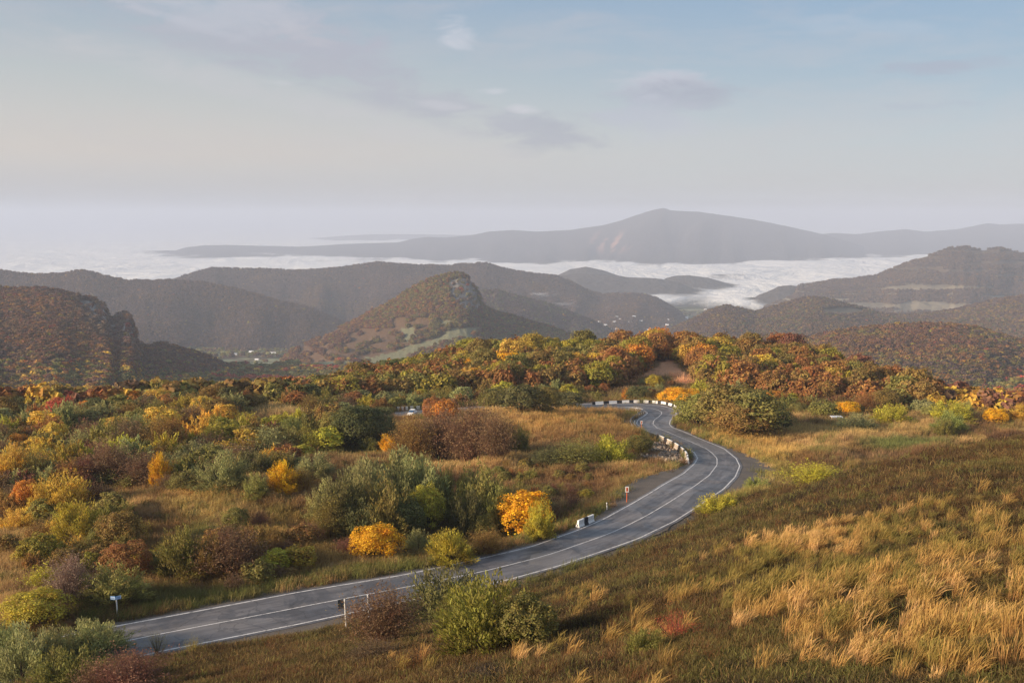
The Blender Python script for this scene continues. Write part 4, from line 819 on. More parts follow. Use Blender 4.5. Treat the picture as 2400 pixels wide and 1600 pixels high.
n6_ = fill(18, [(1360, 905), (1640, 905), (1600, 935), (1360, 938)], (2.5, 4.5), (.6, .8), ['OB', 'OL', 'RU', 'GG'], [FR, FT, FF], '{s} {c} bush on the rise behind the barriers', '{c} bushes behind the barriers')
# the wood on the hill: nearest and largest as trees, the others joined below
WOOD = [('left part', [(640, 952), (720, 943), (830, 911), (950, 887), (1050, 858), (1050, 915), (860, 938), (700, 950)], ['DG', 'OL', 'OB', 'OL', 'RU', 'OB', 'OY'], 50),
        ('middle part', [(1050, 848), (1150, 830), (1300, 838), (1430, 828), (1430, 915), (1350, 915), (1130, 922), (1050, 918)], ['OB', 'OL', 'GO', 'OY', 'OB', 'RU', 'OL', 'OY'], 80),
        ('part around the earth slip', [(1430, 826), (1660, 824), (1700, 900), (1640, 898), (1630, 870), (1560, 842), (1530, 855), (1480, 880), (1430, 900)], ['RU', 'GO', 'OY', 'OB', 'RU', 'OR'], 46),
        ('right part', [(1660, 824), (1850, 838), (1950, 876), (2050, 906), (2130, 940), (2190, 962), (2000, 955), (1860, 942), (1700, 905)], ['OB', 'RU', 'GO', 'OY', 'OB', 'RU', 'OB', 'OL'], 78)]
for q_ in hit([1575, 1605, 1540, 1500, 1575], [850, 885, 880, 892, 868]): PLACED.append((q_[0], q_[1], 4.5))
for nm, poly, cols, n in WOOD:
    fill(n, poly, (6.5, 11), ((.62, .85) if nm == 'left part' else (.8, 1.08)), cols, ['tree', 'tree', 'layered', 'tree', 'tree', 'tree'], '{s} {c} tree of the wood, {l}', '{c} trees in the ' + nm + ' of the wood', 'tree', 'tree', True, .42, 26)
EDGE = [(-40, 974), (300, 964), (600, 952), (620, 962), (420, 978), (150, 988), (-40, 1000)]
fill(34, EDGE, (4.5, 7.5), (.65, .85), ['OB', 'RD', 'OL', 'GO', 'RU', 'DG', 'OR'], ['tree', 'layered'], '{s} {c} tree on the plateau edge, {l}', '{c} trees along the plateau edge', 'tree', 'tree', True, .55, 26)
for (cx, by, w, h_, col, lab) in [(1110, 845, 64, 50, 'RU', 'broad rust-orange crown rising at the left shoulder of the wood skyline'), (1102, 893, 44, 52, 'YO', 'vivid yellow tree in the left middle of the wood'), (1190, 882, 70, 60, 'YO', 'vivid yellow layered tree a little right of the other yellow one in the wood'),
                                 (1255, 862, 60, 42, 'OL', 'dark olive crown under the skyline of the middle wood'), (1222, 905, 34, 52, 'LG', 'pointed pale green tree at the front foot of the wood'), (1300, 910, 34, 50, 'YG', 'pointed yellowish tree right of the pale green one at the front of the wood'), (825, 922, 70, 50, 'DG', 'large dark green crown standing out at the left end of the wood'), (770, 935, 56, 42, 'DG', 'dark green crown left of the large one at the left end of the wood'),
                                 (1795, 878, 62, 60, 'LG', 'grey-green rounded tree among rusty ones right of the earth slip'), (1860, 848, 66, 66, 'MA', 'dark red-brown tree making a step in the right skyline of the wood'), (1985, 930, 54, 62, 'YG', 'yellow-green rounded tree among dark red ones in the right of the wood'), (1690, 850, 80, 60, 'GO', 'golden spreading crown on the skyline right of the earth slip'), (2010, 895, 70, 64, 'MA', 'dark crimson tree on the right slope of the wood skyline'), (1655, 838, 40, 40, 'OR', 'orange crown on the wood skyline above the earth slip'), (1400, 905, 60, 40, 'GG', 'grey-green willow tree at the front foot of the wood'), (540, 948, 22, 34, 'RD', 'small scarlet tree at the plateau edge left of the knoll'), (160, 965, 46, 48, 'RD', 'bright red spreading tree at the far edge of the left plateau')]:
    P = hit(cx, by)[0]; k = P[1] / F; plant('layered' if 'layered' in lab else ('tall' if 'pointed' in lab else 'tree'), Vector(P), w * k * 1.1, h_ * k, COL[col], 'tree', lab, 'tree')

# labels of the many: size, colour, kind, place, then their order from the left where these still agree
LM = [(120, 'near the left frame edge'), (260, 'behind the wide golden shrub'), (420, 'behind the tall bare shrub'), (560, 'behind the golden ridge'), (700, 'below the knoll'), (800, 'left of the dark green pair'), (930, 'behind the dark green pair'), (1030, 'above the short barrier row'), (1110, 'above the orange trees'), (1250, 'above the dark olive group'),
      (1380, 'right of the dark olive group'), (1500, 'above the far barriers'), (1600, 'by the earth slip'), (1720, 'right of the earth slip'), (1850, 'above the big olive thicket'), (1990, 'above the meadow willow'), (2130, 'towards the right end'), (2280, 'above the willow pair'), (9999, 'near the right frame edge')]
byl = {}
for o_, labf, cn, sz_, qx, qy in FILLS:
    lb = labf.format(c=cn, s=sz_, l=[b_ for a_, b_ in LM if qx < a_][0]); byl.setdefault(lb, []).append((qx, o_))
ORD = ['leftmost', 'second', 'third', 'fourth', 'fifth', 'sixth', 'seventh', 'eighth', 'ninth', 'tenth']
for lb, L_ in byl.items():
    L_.sort(key=lambda q: q[0])
    for k, (qx, o_) in enumerate(L_):
        q_ = lb if len(L_) == 1 else (ORD[min(k, 9)] + ' from left, ' + lb if k else ORD[0] + ' ' + lb); o_['label'] = ' '.join(q_.split()[:16])
# ------------------------------------------------------------------ scattered growth (stuff)
def scatter(name, srcs, P, rot, scl, col, idx, rv, **props):
    n = len(P); me = bpy.data.meshes.new(name); me.vertices.add(n); me.vertices.foreach_set('co', np.asarray(P, np.float32).ravel())
    for an, ty, arr in (('rot', 'FLOAT_VECTOR', rot), ('scl', 'FLOAT_VECTOR', scl), ('col', 'FLOAT_COLOR', np.c_[col, np.ones(n)]), ('rv', 'FLOAT', rv)):
        a = me.attributes.new(an, ty, 'POINT'); a.data.foreach_set({'FLOAT': 'value', 'FLOAT_COLOR': 'color', 'FLOAT_VECTOR': 'vector'}[ty], np.asarray(arr, np.float32).ravel())
    a = me.attributes.new('idx', 'INT', 'POINT'); a.data.foreach_set('value', np.asarray(idx, np.int32))
    sc = bpy.data.collections.new(name + '_kinds')
    for k, m_ in enumerate(srcs): sc.objects.link(bpy.data.objects.new('%s_%02d' % (name, k), m_))
    g = bpy.data.node_groups.new(name, 'GeometryNodeTree'); g.interface.new_socket('Geometry', in_out='INPUT', socket_type='NodeSocketGeometry'); g.interface.new_socket('Geometry', in_out='OUTPUT', socket_type='NodeSocketGeometry')
    gi = g.nodes.new('NodeGroupInput'); go = g.nodes.new('NodeGroupOutput'); ip = g.nodes.new('GeometryNodeInstanceOnPoints'); ci = g.nodes.new('GeometryNodeCollectionInfo')
    ci.inputs['Collection'].default_value = sc; ci.inputs['Separate Children'].default_value = True; ci.inputs['Reset Children'].default_value = True
    def na(nm_, ty):
        q = g.nodes.new('GeometryNodeInputNamedAttribute'); q.data_type = ty; q.inputs['Name'].default_value = nm_; return q.outputs['Attribute']
    L = g.links.new; L(gi.outputs[0], ip.inputs['Points']); L(ci.outputs[0], ip.inputs['Instance']); ip.inputs['Pick Instance'].default_value = True
    L(na('idx', 'INT'), ip.inputs['Instance Index']); L(na('rot', 'FLOAT_VECTOR'), ip.inputs['Rotation']); L(na('scl', 'FLOAT_VECTOR'), ip.inputs['Scale']); L(ip.outputs[0], go.inputs[0])
    o_ = link(name, me, None, kind='stuff', **props); md = o_.modifiers.new('scatter', 'NODES'); md.node_group = g; return o_
LOD = [mk('l', leaves_round(s + 90, 200, .085, 9, .1), LEAFI) for s in (1, 2, 3, 4)]
LODF = [mk('l', leaves_round(s + 95, 90, .13, 7, .1), LEAFI) for s in (1, 2, 3)]
def pick(cols, key, n):
    cols = np.array([COL[c] for c in cols]); k = np.clip(((key - .28) / .44 + rng.normal(0, .22, n)), 0, .999) * len(cols)
    return cols[k.astype(int)] * rng.uniform(.8, 1.15, n)[:, None]
PAL = {'left_hill': ['BR', 'MB', 'MA', 'BR', 'MA', 'RU', 'BR'], 'butte': ['MA', 'RU', 'OB', 'MA', 'OL', 'RU', 'BR', 'OL'], 'brown_ridge': ['MB', 'BR', 'MB'], 'back_ridge': ['MB', 'MB', 'BR'], 'dark_ridge': ['MB', 'DG', 'MB'],
       'right_hill': ['MB', 'BR', 'OB', 'MB', 'DG', 'BR'], 'right_hillock': ['MA', 'BR', 'RU', 'OB', 'OL', 'MB'], 'right_ridge': ['MB', 'BR', 'MB', 'BR']}
CNT = {'left_hill': 42000, 'butte': 26000, 'brown_ridge': 60000, 'back_ridge': 70000, 'dark_ridge': 16000, 'right_hill': 46000, 'right_hillock': 20000, 'right_ridge': 50000}
def wood(name, x, y, z, cols, wid, hm, label, srcs):
    n = len(x); rot = np.c_[np.zeros((n, 2)), rng.uniform(0, 6.28, n)]; hgt = wid * rng.uniform(.75, 1.05, n) * hm
    scatter(name, srcs, np.c_[x, y, z - .08 * hgt], rot, np.c_[wid, wid, hgt], cols, rng.integers(0, len(srcs), n), rng.random(n), label=label, category='woodland')
WLAB = {'left_hill': 'dark red-brown wood covering the cliffed hill on the left', 'butte': 'autumn wood covering the steep rocky hill in the centre', 'brown_ridge': 'bare brown wood on the ridge behind the left hill', 'back_ridge': 'brown wood on the long ridge in front of the valley fog', 'dark_ridge': 'dark wood on the low ridge right of the central rocky hill',
        'right_hill': 'mixed brown wood on the hill right of the village', 'right_hillock': 'red and brown wood on the low hillock at the right', 'right_ridge': 'hazy brown wood on the high ridge at the right'}
for k, n in CNT.items():
    h = HILLS[k]; u = rng.uniform(max(h['u'][0], -.75), min(h['u'][-1], .75), n); D = np.interp(u, h['u'], h['D']); f0 = h['foot'] * .96
    y = np.sqrt(rng.uniform(f0 ** 2, (D * 1.06) ** 2)); z = hill_z(h, u, y); x = u * y; ok = z > floor_z(u, y) - 1
    px, py = project(x, y, z)
    if k == 'butte': ok &= (meadow_mask(px, py) < .5) & ~((py > 770) & (px > 700) & (px < 1130) & (noise(px / 18, py / 8, 400) > .42)) & ~((py < 800) & (py > 745) & (px > 920) & (px < 1010) & (noise(px / 20, py / 8, 401) > .4))
    if k in ('butte', 'left_hill'): ok &= (rock_mask(px, py) < .5) | (rng.random(n) < .10)
    if k == 'right_hill': ok &= soft(px, py, 1975, 730, 70, 12) < .5
    if k == 'right_ridge': ok &= fbm(px / 120, py / 6, 71, 3) < .56
    x, y, z, px, py = x[ok], y[ok], z[ok], px[ok], py[ok]; n = len(x); key = fbm(x / 120, y / 120, 303, 3)
    cols = pick(PAL[k], key, n) * (.72 + .56 * fbm(x / 260, y / 260, 312, 3))[:, None]; hc_ = hcol(k, x, y, z); cols = cols * .8 + hc_ * .2
    if k == 'left_hill':
        lo = rng.random(n) < sstep(820, 900, py) * .8; cols[lo] = pick(['MA', 'OL', 'DG', 'RU', 'OL', 'GO', 'OB'], key, n)[lo]
    if k == 'butte':
        cols = cols * .9
    sp_ = rng.random(n) < (.03 if k in ('left_hill', 'butte', 'right_hillock') else .006); cols[sp_] = np.array([COL[c] for c in ('GO', 'OR', 'RD', 'YG')])[rng.integers(0, 4, sp_.sum())] * .6
    wid = rng.uniform(6.0, 10, n) * {'left_hill': 1.0, 'butte': 1.0, 'right_hillock': 1.0, 'right_hill': 1.0}.get(k, 1.1) * (.7 + .6 * fbm(x / 60, y / 60, 311, 2))
    wood('wood', x, y, z, cols, wid, 1.0 if k != 'back_ridge' else .8, WLAB[k], LOD if k in ('left_hill', 'right_hillock', 'butte') else LODF)
# lowland woods between the plateau and the hills
n = 34000; u = rng.uniform(-.75, .75, n); y = np.sqrt(rng.uniform(300 ** 2, 2400 ** 2, n)) ; y = 300 + (y - 300) * rng.random(n) ** .4; z = floor_z(u, y); x = u * y
for k in ('left_hill', 'butte', 'right_hillock', 'right_hill'): z = np.where(hill_z(HILLS[k], u, y) > z + 3, -1e4, z)
px, py = project(x, y, z); ok = (z > -9e3) & ((y < 1500) | (noise(px / 30, py / 4, 410) > .58)); x, y, z = x[ok], y[ok], z[ok]; n = len(x); key = fbm(x / 70, y / 70, 305, 3)
wood('wood', x, y, z, pick(['OL', 'DG', 'GG', 'OL', 'RU', 'OB', 'GO', 'MA', 'OL', 'RD'], key, n), rng.uniform(6, 10, n), .85, 'mixed green and rusty woods filling the low valley between the hills', LOD)
n = 9000; u = rng.uniform(-.4, .5, n); y = rng.uniform(2400, 5000, n); z = floor_z(u, y); x = u * y
wood('wood', x, y, z, pick(['DG', 'GG', 'OL', 'BR'], fbm(x / 90, y / 90, 306, 3), n), rng.uniform(9, 16, n), .7, 'hazy groves around the far village on the valley floor', LODF)
# the slope falling away behind the plateau edge, and the depth of the wood
n = 9000; u = rng.uniform(-.75, .75, n); ye = np.interp(u, EU, EY); y = ye + rng.uniform(-2, 170, n) ** 1.0; x = u * y; z = ground_z(x, y)
kmid = (u > -.3) & (u < .46)
wood('wood', x, y, z, pick(['OB', 'OL', 'RU', 'BR', 'RU', 'MA', 'GO'], fbm(x / 40, y / 40, 307, 3), n), rng.uniform(5, 9, n), .9, 'treetops of the slope that falls away behind the plateau edge', LOD)
# more trees of the same wood beyond the counted ones, and bush growth of the left thicket
def pxpoly(n, poly):
    xs = [p[0] for p in poly]; ys = [p[1] for p in poly]; a = rng.uniform(min(xs), max(xs), n); b_ = rng.uniform(min(ys), max(ys), n); ok = inpoly(a, b_, poly); P_ = hit(a[ok], b_[ok]); D, I = road_d(P_[:, 0], P_[:, 1]); return P_[D - WID[I] / 2 > 3.5]
LOD2 = [mk('l', leaves_round(s + 120, 700, .045, 11, .05), LEAFI) for s in (1, 2, 3)]
LOD2F = [mk('l', leaves_feather(s + 125, 800, .05), LEAFI) for s in (1, 2, 3)] + [mk('l', leaves_twig(s + 128, 600, .035, 60, .8, .01), LEAFI) for s in (1, 2)]
wpoly = [(600, 955), (720, 944), (830, 913), (950, 888), (1050, 858), (1150, 832), (1300, 840), (1520, 827), (1560, 842), (1500, 880), (1440, 915), (1130, 925), (860, 940)]
P1 = pxpoly(2300, wpoly); P2 = pxpoly(1200, [(1600, 826), (1850, 840), (1950, 877), (2050, 907), (2230, 962), (2000, 955), (1860, 942), (1640, 900), (1640, 870)])
P_ = np.vstack([P1, P2]); qx, qy = project(*P_.T); P_ = P_[~(soft(qx, qy, 1560, 872, 75, 30) > .3)]; n = len(P_)
wood('wood', P_[:, 0], P_[:, 1], P_[:, 2], pick(['OL', 'OB', 'OY', 'RU', 'OB', 'OB', 'RU'], fbm(P_[:, 0] / 30, P_[:, 1] / 30, 309, 3), n), rng.uniform(4.5, 8, n), 1.1, 'younger trees and undergrowth filling the autumn wood on the middle hill', LOD2)
P_ = np.vstack([pxpoly(3200, Z1), pxpoly(700, [(640, 950), (860, 935), (1130, 918), (1400, 915), (1400, 942), (1130, 952), (900, 968), (760, 975)]), pxpoly(500, [(1640, 925), (2420, 935), (2420, 975), (2200, 975), (1950, 975), (1850, 962), (1650, 945)]), pxpoly(300, EDGE)]); qx, qy = project(*P_.T); P_ = P_[~((abs(qx - 958) < 46) & (qy > 962) & (qy < 1000))]; n = len(P_)
wood('undergrowth', P_[:, 0], P_[:, 1], P_[:, 2], pick(['OL', 'OB', 'GG', 'BR', 'OL', 'MA', 'OB'], fbm(P_[:, 0] / 20, P_[:, 1] / 20, 310, 3), n), rng.uniform(2.0, 4.2, n), .75, 'low bushes and bramble growing between the shrubs of the thickets', LOD2F)
# ------------------------------------------------------------------ grass
def blades(seed, n, H, R, lean, w, segs=4, wind=(.5, .1), head=0.0, vary_=.5):
    r = np.random.default_rng(seed); V = []; A = []
    ph = r.uniform(0, 6.283, n); q = np.sqrt(r.random(n)) * R; b = np.stack([np.cos(ph) * q, np.sin(ph) * q, q * 0 - .03], 1)
    d = rdir(r, n); d[:, 2] = 0; d = nrm(d) * (r.uniform(0, lean, n))[:, None] + np.array([wind[0], wind[1], 0]) * r.uniform(.3, 1, n)[:, None]
    Hh = H * r.uniform(1 - vary_, 1.1, n); sd = nrm(np.cross(np.c_[d[:, :2], np.full(n, .3)], rdir(r, n)))
    off = r.random(n) * .3
    for k in range(segs + 1):
        t_ = k / segs; c_ = b + d * (Hh * t_ ** 2.2)[:, None]; c_[:, 2] += Hh * (t_ - .38 * t_ ** 3 * np.linalg.norm(d, axis=1) * 1.3)
        ww = w * (1 - t_ * .8) * (1 + head * math.exp(-((t_ - .85) / .12) ** 2) * 3); V.append(np.stack([c_ - sd * ww, c_ + sd * ww], 1)); A.append(np.repeat((.05 + .62 * t_ ** 1.2 + off)[:, None], 2, 1))
    V = np.stack(V, 1); K2 = segs + 1; idx = np.arange(n * K2 * 2).reshape(n, K2, 2)
    Fc = np.stack([idx[:, :-1, 0], idx[:, :-1, 1], idx[:, 1:, 1], idx[:, 1:, 0]], -1).reshape(-1, 4)
    return V.reshape(-1, 3), Fc, np.stack(A, 1).reshape(-1)
TALL = [mk('g', blades(500 + s, 70, 1.15, .32, .30, .009, 5, (.42, .12), .9), GRASSI) for s in range(4)]
TURF = [mk('g', blades(520 + s, 46, .26, .42, .8, .012, 2, (.2, 0), 0, .7), GRASSI) for s in range(4)]
WEED = [mk('g', blades(540 + s, 60, .75, .55, .45, .012, 3, (.12, 0), .6, .7), GRASSI) for s in range(4)]
def grass(name, P_, cols, kinds, sc, label, cat, hs=1.0, rz=.7):
    n = len(P_); rot = np.c_[rng.normal(0, .08, (n, 2)), rng.normal(0, rz, n)]; s_ = sc * rng.uniform(.7, 1.3, n)
    scatter(name, kinds, P_, rot, np.c_[s_, s_, s_ * hs], np.clip(cols, 0, 1), rng.integers(0, len(kinds), n), rng.random(n), label=label, category=cat)
def region(n, y0, y1, us=.62):
    u = rng.uniform(-us, us, n); y = np.exp(rng.uniform(math.log(y0), math.log(y1), n)); x = u * y; z, D, I = ground_z(x, y, True); return x, y, z, D - WID[I] / 2, D, I
# short turf of the near hillside
x, y, z, e, D, I = region(85000, 20, 135); px, py = project(x, y, z)
HP = [(-900, 1720), (-100, 1640), (380, 1535), (900, 1430), (1250, 1368), (1500, 1278), (1700, 1180), (1900, 1125), (2150, 1066), (2420, 1010), (3600, 900), (3600, 4000), (-900, 4000)]
ok = inpoly(px, py, HP) & (e > 2.4); x, y, z, px, py = x[ok], y[ok], z[ok], px[ok], py[ok]; P_ = np.c_[x, y, z]
c = near_col(x, y, z); n = len(x)
c = c * (.80 + .6 * (rng.random(n)[:, None] - .5)); gr = rng.random(n) < .12; c[gr] = np.array((.13, .125, .032)) * rng.uniform(.7, 1.3, gr.sum())[:, None]
ta = rng.random(n) < .10; c[ta] = np.array((.22, .135, .05)) * rng.uniform(.7, 1.2, ta.sum())[:, None]
grass('short_grass', P_, c, TURF, .8 + y / 90, 'short brown-green turf covering the near hillside', 'grass')
# weeds and rust-coloured stalks on the same hillside
x, y, z, e, D, I = region(36000, 24, 130); px, py = project(x, y, z); nn_ = fbm(x / 4, y / 4, 601, 3)
ok = inpoly(px, py, HP) & (e > 2.6) & (nn_ > .47); x, y, z, px = x[ok], y[ok], z[ok], px[ok]; n = len(x); cc = np.array([(.16, .085, .035), (.12, .09, .03), (.20, .12, .05), (.19, .07, .03), (.24, .17, .06)])
grass('dry_weeds', np.c_[x, y, z], cc[rng.integers(0, 5, n)] * rng.uniform(.5, .95, n)[:, None], WEED, .55 + y * .003, 'rust and brown dry weeds dotted over the near hillside', 'weeds', .8)
# tall golden grass
TG = [(1590, 1250), (1680, 1225), (1800, 1215), (1900, 1195), (2000, 1190), (2180, 1195), (2280, 1225), (2360, 1265), (2440, 1330), (2440, 1700), (1900, 1700), (1750, 1560), (1600, 1500), (1500, 1430), (1540, 1340)]
x, y, z, e, D, I = region(26000, 20, 75, .6); px, py = project(x, y, z); n0 = fbm(x / 4.5, y / 4.5, 611, 3); n1 = fbm(x / 1.6, y / 1.6, 612, 2)
jx = px + (n0 - .5) * 260; jy = py + (n1 - .5) * 120
dens = np.zeros(len(x))
for q in [(2060, 1310, 400, 125), (2270, 1420, 380, 190), (1830, 1385, 200, 100), (2000, 1500, 260, 80), (2060, 1235, 210, 60)]: dens = np.maximum(dens, soft(jx, jy, *q) ** 1.3)
dens = dens * .7 + .10 * soft(jx, jy, 1350, 1500, 380, 150) * (n1 > .5)
ok = (rng.random(len(x)) < dens * (sstep(.44, .58, n0 * .45 + n1 * .55) + .02)); x, y, z, px, py = x[ok], y[ok], z[ok], px[ok], py[ok]; n = len(x)
gc = np.array([(.15, .115, .03), (.22, .15, .04), (.28, .165, .05), (.38, .21, .07), (.44, .255, .105)]); key = np.clip(fbm(x / 5, y / 5, 613, 3) * 1.5 - .25 + rng.normal(0, .2, n), 0, .999)
grass('tall_grass', np.c_[x, y, z], gc[(key * 5).astype(int)] * rng.uniform(.8, 1.15, n)[:, None], TALL, .66 + .5 * noise(x / 3, y / 3, 690), 'tall golden grass bending in the wind in the lower right foreground', 'grass', 1.0, .45)
# pale golden grass on the ridges and knolls
x, y, z, e, D, I = region(60000, 95, 300); px, py = project(x, y, z); k_ = np.zeros(len(x))
for q in [(540, 1150, 240, 20), (480, 1190, 100, 34), (330, 1172, 160, 16), (560, 1230, 120, 16), (180, 1300, 150, 22), (700, 1145, 90, 14), (640, 962, 110, 18), (1250, 985, 150, 28), (1720, 1030, 90, 16), (1800, 1062, 50, 32), (2050, 1008, 260, 12), (60, 1240, 120, 22), (300, 1165, 120, 14), (700, 1255, 90, 50), (420, 1290, 90, 20), (1480, 1170, 60, 20)]: k_ = np.maximum(k_, np.clip(soft(px + (noise(x / 2, y / 2, 651) - .5) * 50, py, *q) * 1.5, 0, 1))
ok = (rng.random(len(x)) < k_ * (.25 + .75 * sstep(.4, .6, fbm(x / 3.5, y / 3.5, 652, 3)))) & (e > 3); x, y, z = x[ok], y[ok], z[ok]; n = len(x)
gc2 = np.array([(.56, .36, .14), (.50, .32, .12), (.42, .30, .09), (.62, .40, .19)]); grass('golden_grass', np.c_[x, y, z], gc2[rng.integers(0, 4, n)] * rng.uniform(.75, 1.15, n)[:, None], WEED, .8 + y * 0, 'pale golden grass on the ridges and knolls of the middle ground', 'grass', .95)
# rough grass and weeds over the middle ground
x, y, z, e, D, I = region(95000, 70, 330); px, py = project(x, y, z)
ok = (~inpoly(px, py, HP)) & (e > 1.3) & (y < np.interp(x / y, EU, EY)); side = ((x - RCX[I]) * AXN[I, 0] + (y - RCY[I]) * AXN[I, 1]) > 0; sw = np.where(side, wr[I], wl[I]); ok &= e > sw * (.45 + .75 * noise(x / 1.5, y / 1.5, 640))
ok &= ~inpoly(px, py, [(1500, 1040), (1545, 1035), (1600, 1060), (1612, 1085), (1560, 1088), (1500, 1075)])
x, y, z, e, px, py = x[ok], y[ok], z[ok], e[ok], px[ok], py[ok]; n = len(x); c = near_col(x, y, z) * (1.3 + .9 * (rng.random(n)[:, None] - .5))
gr = (rng.random(n) < np.where(e < 5, .55, .08)); c[gr] = np.array((.15, .15, .04)) * rng.uniform(.6, 1.3, gr.sum())[:, None]
grass('rough_grass', np.c_[x, y, z], c, WEED + TURF, .7 + y / 150, 'rough golden and brown grass with weeds along the road and over the middle slopes', 'grass', .9)
# ------------------------------------------------------------------ roadside things
def empty(name, P, label, cat, rz=0, group=None, sc=None):
    o_ = bpy.data.objects.new(name, None); C.objects.link(o_); o_.location = P; o_.rotation_euler = (0, 0, rz); o_.empty_display_size = .3
    if sc: o_.scale = sc
    o_['label'] = label; o_['category'] = cat
    if group: o_['group'] = group
    return o_
def prism(prof, x0, x1):
    n = len(prof); V = np.array([(x, a, b_) for x in (x0, x1) for a, b_ in prof]); return V, n
def prism_mesh(name, prof, x0, x1, mat):
    V, n = prism(prof, x0, x1); m_ = bpy.data.meshes.new(name); F_ = [[k, (k + 1) % n, n + (k + 1) % n, n + k] for k in range(n)] + [list(range(n))[::-1], list(range(n, 2 * n))]
    m_.from_pydata([tuple(q) for q in V], [], F_); m_.materials.append(mat); m_.validate(); return m_
JP = [(-.32, 0), (-.32, .12), (-.17, .34), (-.11, .88), (.11, .88), (.17, .34), (.32, .12), (.32, 0)]
def grow(prof, d): return [(a + math.copysign(d, a), b_ + (d if b_ > .5 else 0)) for a, b_ in prof]
def barrier(P, Q, label, group, style, hgt=1.0):
    """concrete barrier from P to Q"""
    P = np.array(P, float); Q = np.array(Q, float); L = np.linalg.norm((Q - P)[:2]); c_ = (P + Q) / 2; rz = math.atan2(Q[1] - P[1], Q[0] - P[0])
    r = empty('concrete_barrier', c_, label, 'barrier', rz, group); r.rotation_euler = (0, -math.atan2(Q[2] - P[2], L), rz)
    pr = [(a, b_ * hgt) for a, b_ in JP]; h_ = L / 2 - .02; body = CONC if style == 'bare' else WHITE
    link('body', prism_mesh('body', pr, -h_, h_, body), r)
    if style == 'row':
        for s0, s1 in ((-h_ - .004, -h_ * .60), (h_ * .60, h_ + .004)): link('black_band', prism_mesh('black_band', grow(pr, .006), s0, s1, BLACK), r)
    if style == 'bare':
        link('white_cap', prism_mesh('white_cap', [(-.125, .84 * hgt), (-.125, .895 * hgt), (.125, .895 * hgt), (.125, .84 * hgt)], -h_ * .62, h_ * .62, WHITE), r)
        for s0, s1 in ((-h_ - .004, -h_ * .62), (h_ * .62, h_ + .004)): link('black_band', prism_mesh('black_band', grow(pr, .006), s0, s1, BLACK), r)
    if style == 'mid':
        link('black_band', prism_mesh('black_band', grow(pr, .006), -h_ * .30, h_ * .22, BLACK), r)
        for s_ in (-1, 1): link('end_notch', prism_mesh('end_notch', [(-.05, .25), (-.05, .42), (.05, .42), (.05, .25)], s_ * (h_ - .02), s_ * (h_ + .006), BLACK), r)
    return r
def gp(px, py): return hit(px, py)[0]
# far curve: a row along the outside of the last bend
xs = [1372, 1404.5, 1436, 1467, 1493, 1514, 1536, 1557, 1573, 1584.5, 1594, 1600, 1602]
ys = [951, 950, 948.5, 947.2, 946.8, 947, 948, 950, 953, 957, 962, 966.5, 972]
mid = [((xs[k] + xs[k + 1]) / 2, (ys[k] + ys[k + 1]) / 2) for k in range(len(xs) - 1)]
W3 = []
for px_, py_ in zip(xs, ys):
    P = onz(px_, py_ - 1.5, -hrow(py_) + .0); W3.append(P)
W3 = np.array(W3); MB = (W3[:-1] + W3[1:]) / 2; MB[:, 2] = np.maximum(MB[:, 2], ground_z(MB[:, 0], MB[:, 1]) - .02)
names = ['leftmost white barrier of the far bend, half sunk behind the golden grass', 'second white barrier from the left in the row round the far bend', 'third white barrier from the left in the row round the far bend', 'fourth white barrier from the left, in front of the dark green bush', 'fifth white barrier from the left in the row round the far bend', 'sixth white barrier, middle of the row round the far bend', 'seventh white barrier, below the flat yellow shrub at the far bend', 'eighth white barrier, where the row starts to turn at the far bend', 'ninth white barrier, on the turning part of the far row', 'tenth white barrier, third from the right end of the far row', 'eleventh white barrier, next to last at the right end of the far row']
for k in range(len(MB) - 1):
    barrier(MB[k], MB[k + 1], names[min(k, len(names) - 1)], 'black and white barriers round the far bend', 'row', .92)
# near bend: bare concrete backs
nb = [(1542, 1029), (1561, 1037.5), (1579.5, 1047), (1594, 1057), (1605, 1067), (1611, 1077), (1612, 1088)]
NB = np.array([onz(a, b_, -hrow(b_) - .05) for a, b_ in nb]); 
nbl = ['first bare concrete barrier above the heap of stones, farthest from the camera', 'second bare concrete barrier from the far end above the stones', 'third bare concrete barrier, middle of the row above the stones', 'fourth bare concrete barrier from the far end above the stones', 'fifth bare concrete barrier, next to the white one at the bend']
for k in range(5): barrier(NB[k], NB[k + 1], nbl[k], 'bare barriers above the stones', 'bare', 1.15)
barrier(NB[5], NB[6], 'white barrier with black marks seen end-on at the inside of the near bend', 'bare barriers above the stones', 'mid', 1.1)
# single barrier by the verge
A_, B_ = onz(1353, 1236, -40.0), onz(1389, 1221, -40.1); r = barrier(A_, B_, 'lone white barrier with one broad black band, slightly tilted beside the road', None, 'mid', 1.12); r.rotation_euler[0] = math.radians(6)
# far left: the hidden stretch
fl = [(928, 968), (939, 967), (948, 966.3), (958, 965.6), (972, 964.4), (987, 963.2), (1004, 961.8)]
FLP = np.array([onz(a, b_ - 1, -hrow(958) - .1) for a, b_ in fl])
FLP[:, 2] = np.maximum(FLP[:, 2], ground_z(FLP[:, 0], FLP[:, 1])) + .12
fll = ['leftmost barrier of the short row by the dark green bushes, seen edge-on', 'second small white barrier in the short row by the dark green bushes', 'third white barrier in the short row by the dark green bushes', 'fourth white barrier, above the parked car in the short row', 'fifth white barrier, left of the orange trees in the short row', 'last white barrier of the short row, half hidden by orange leaves']
for k in range(6): barrier(FLP[k], FLP[k + 1], fll[k], 'white barriers on the hidden stretch of road', 'row', .95)
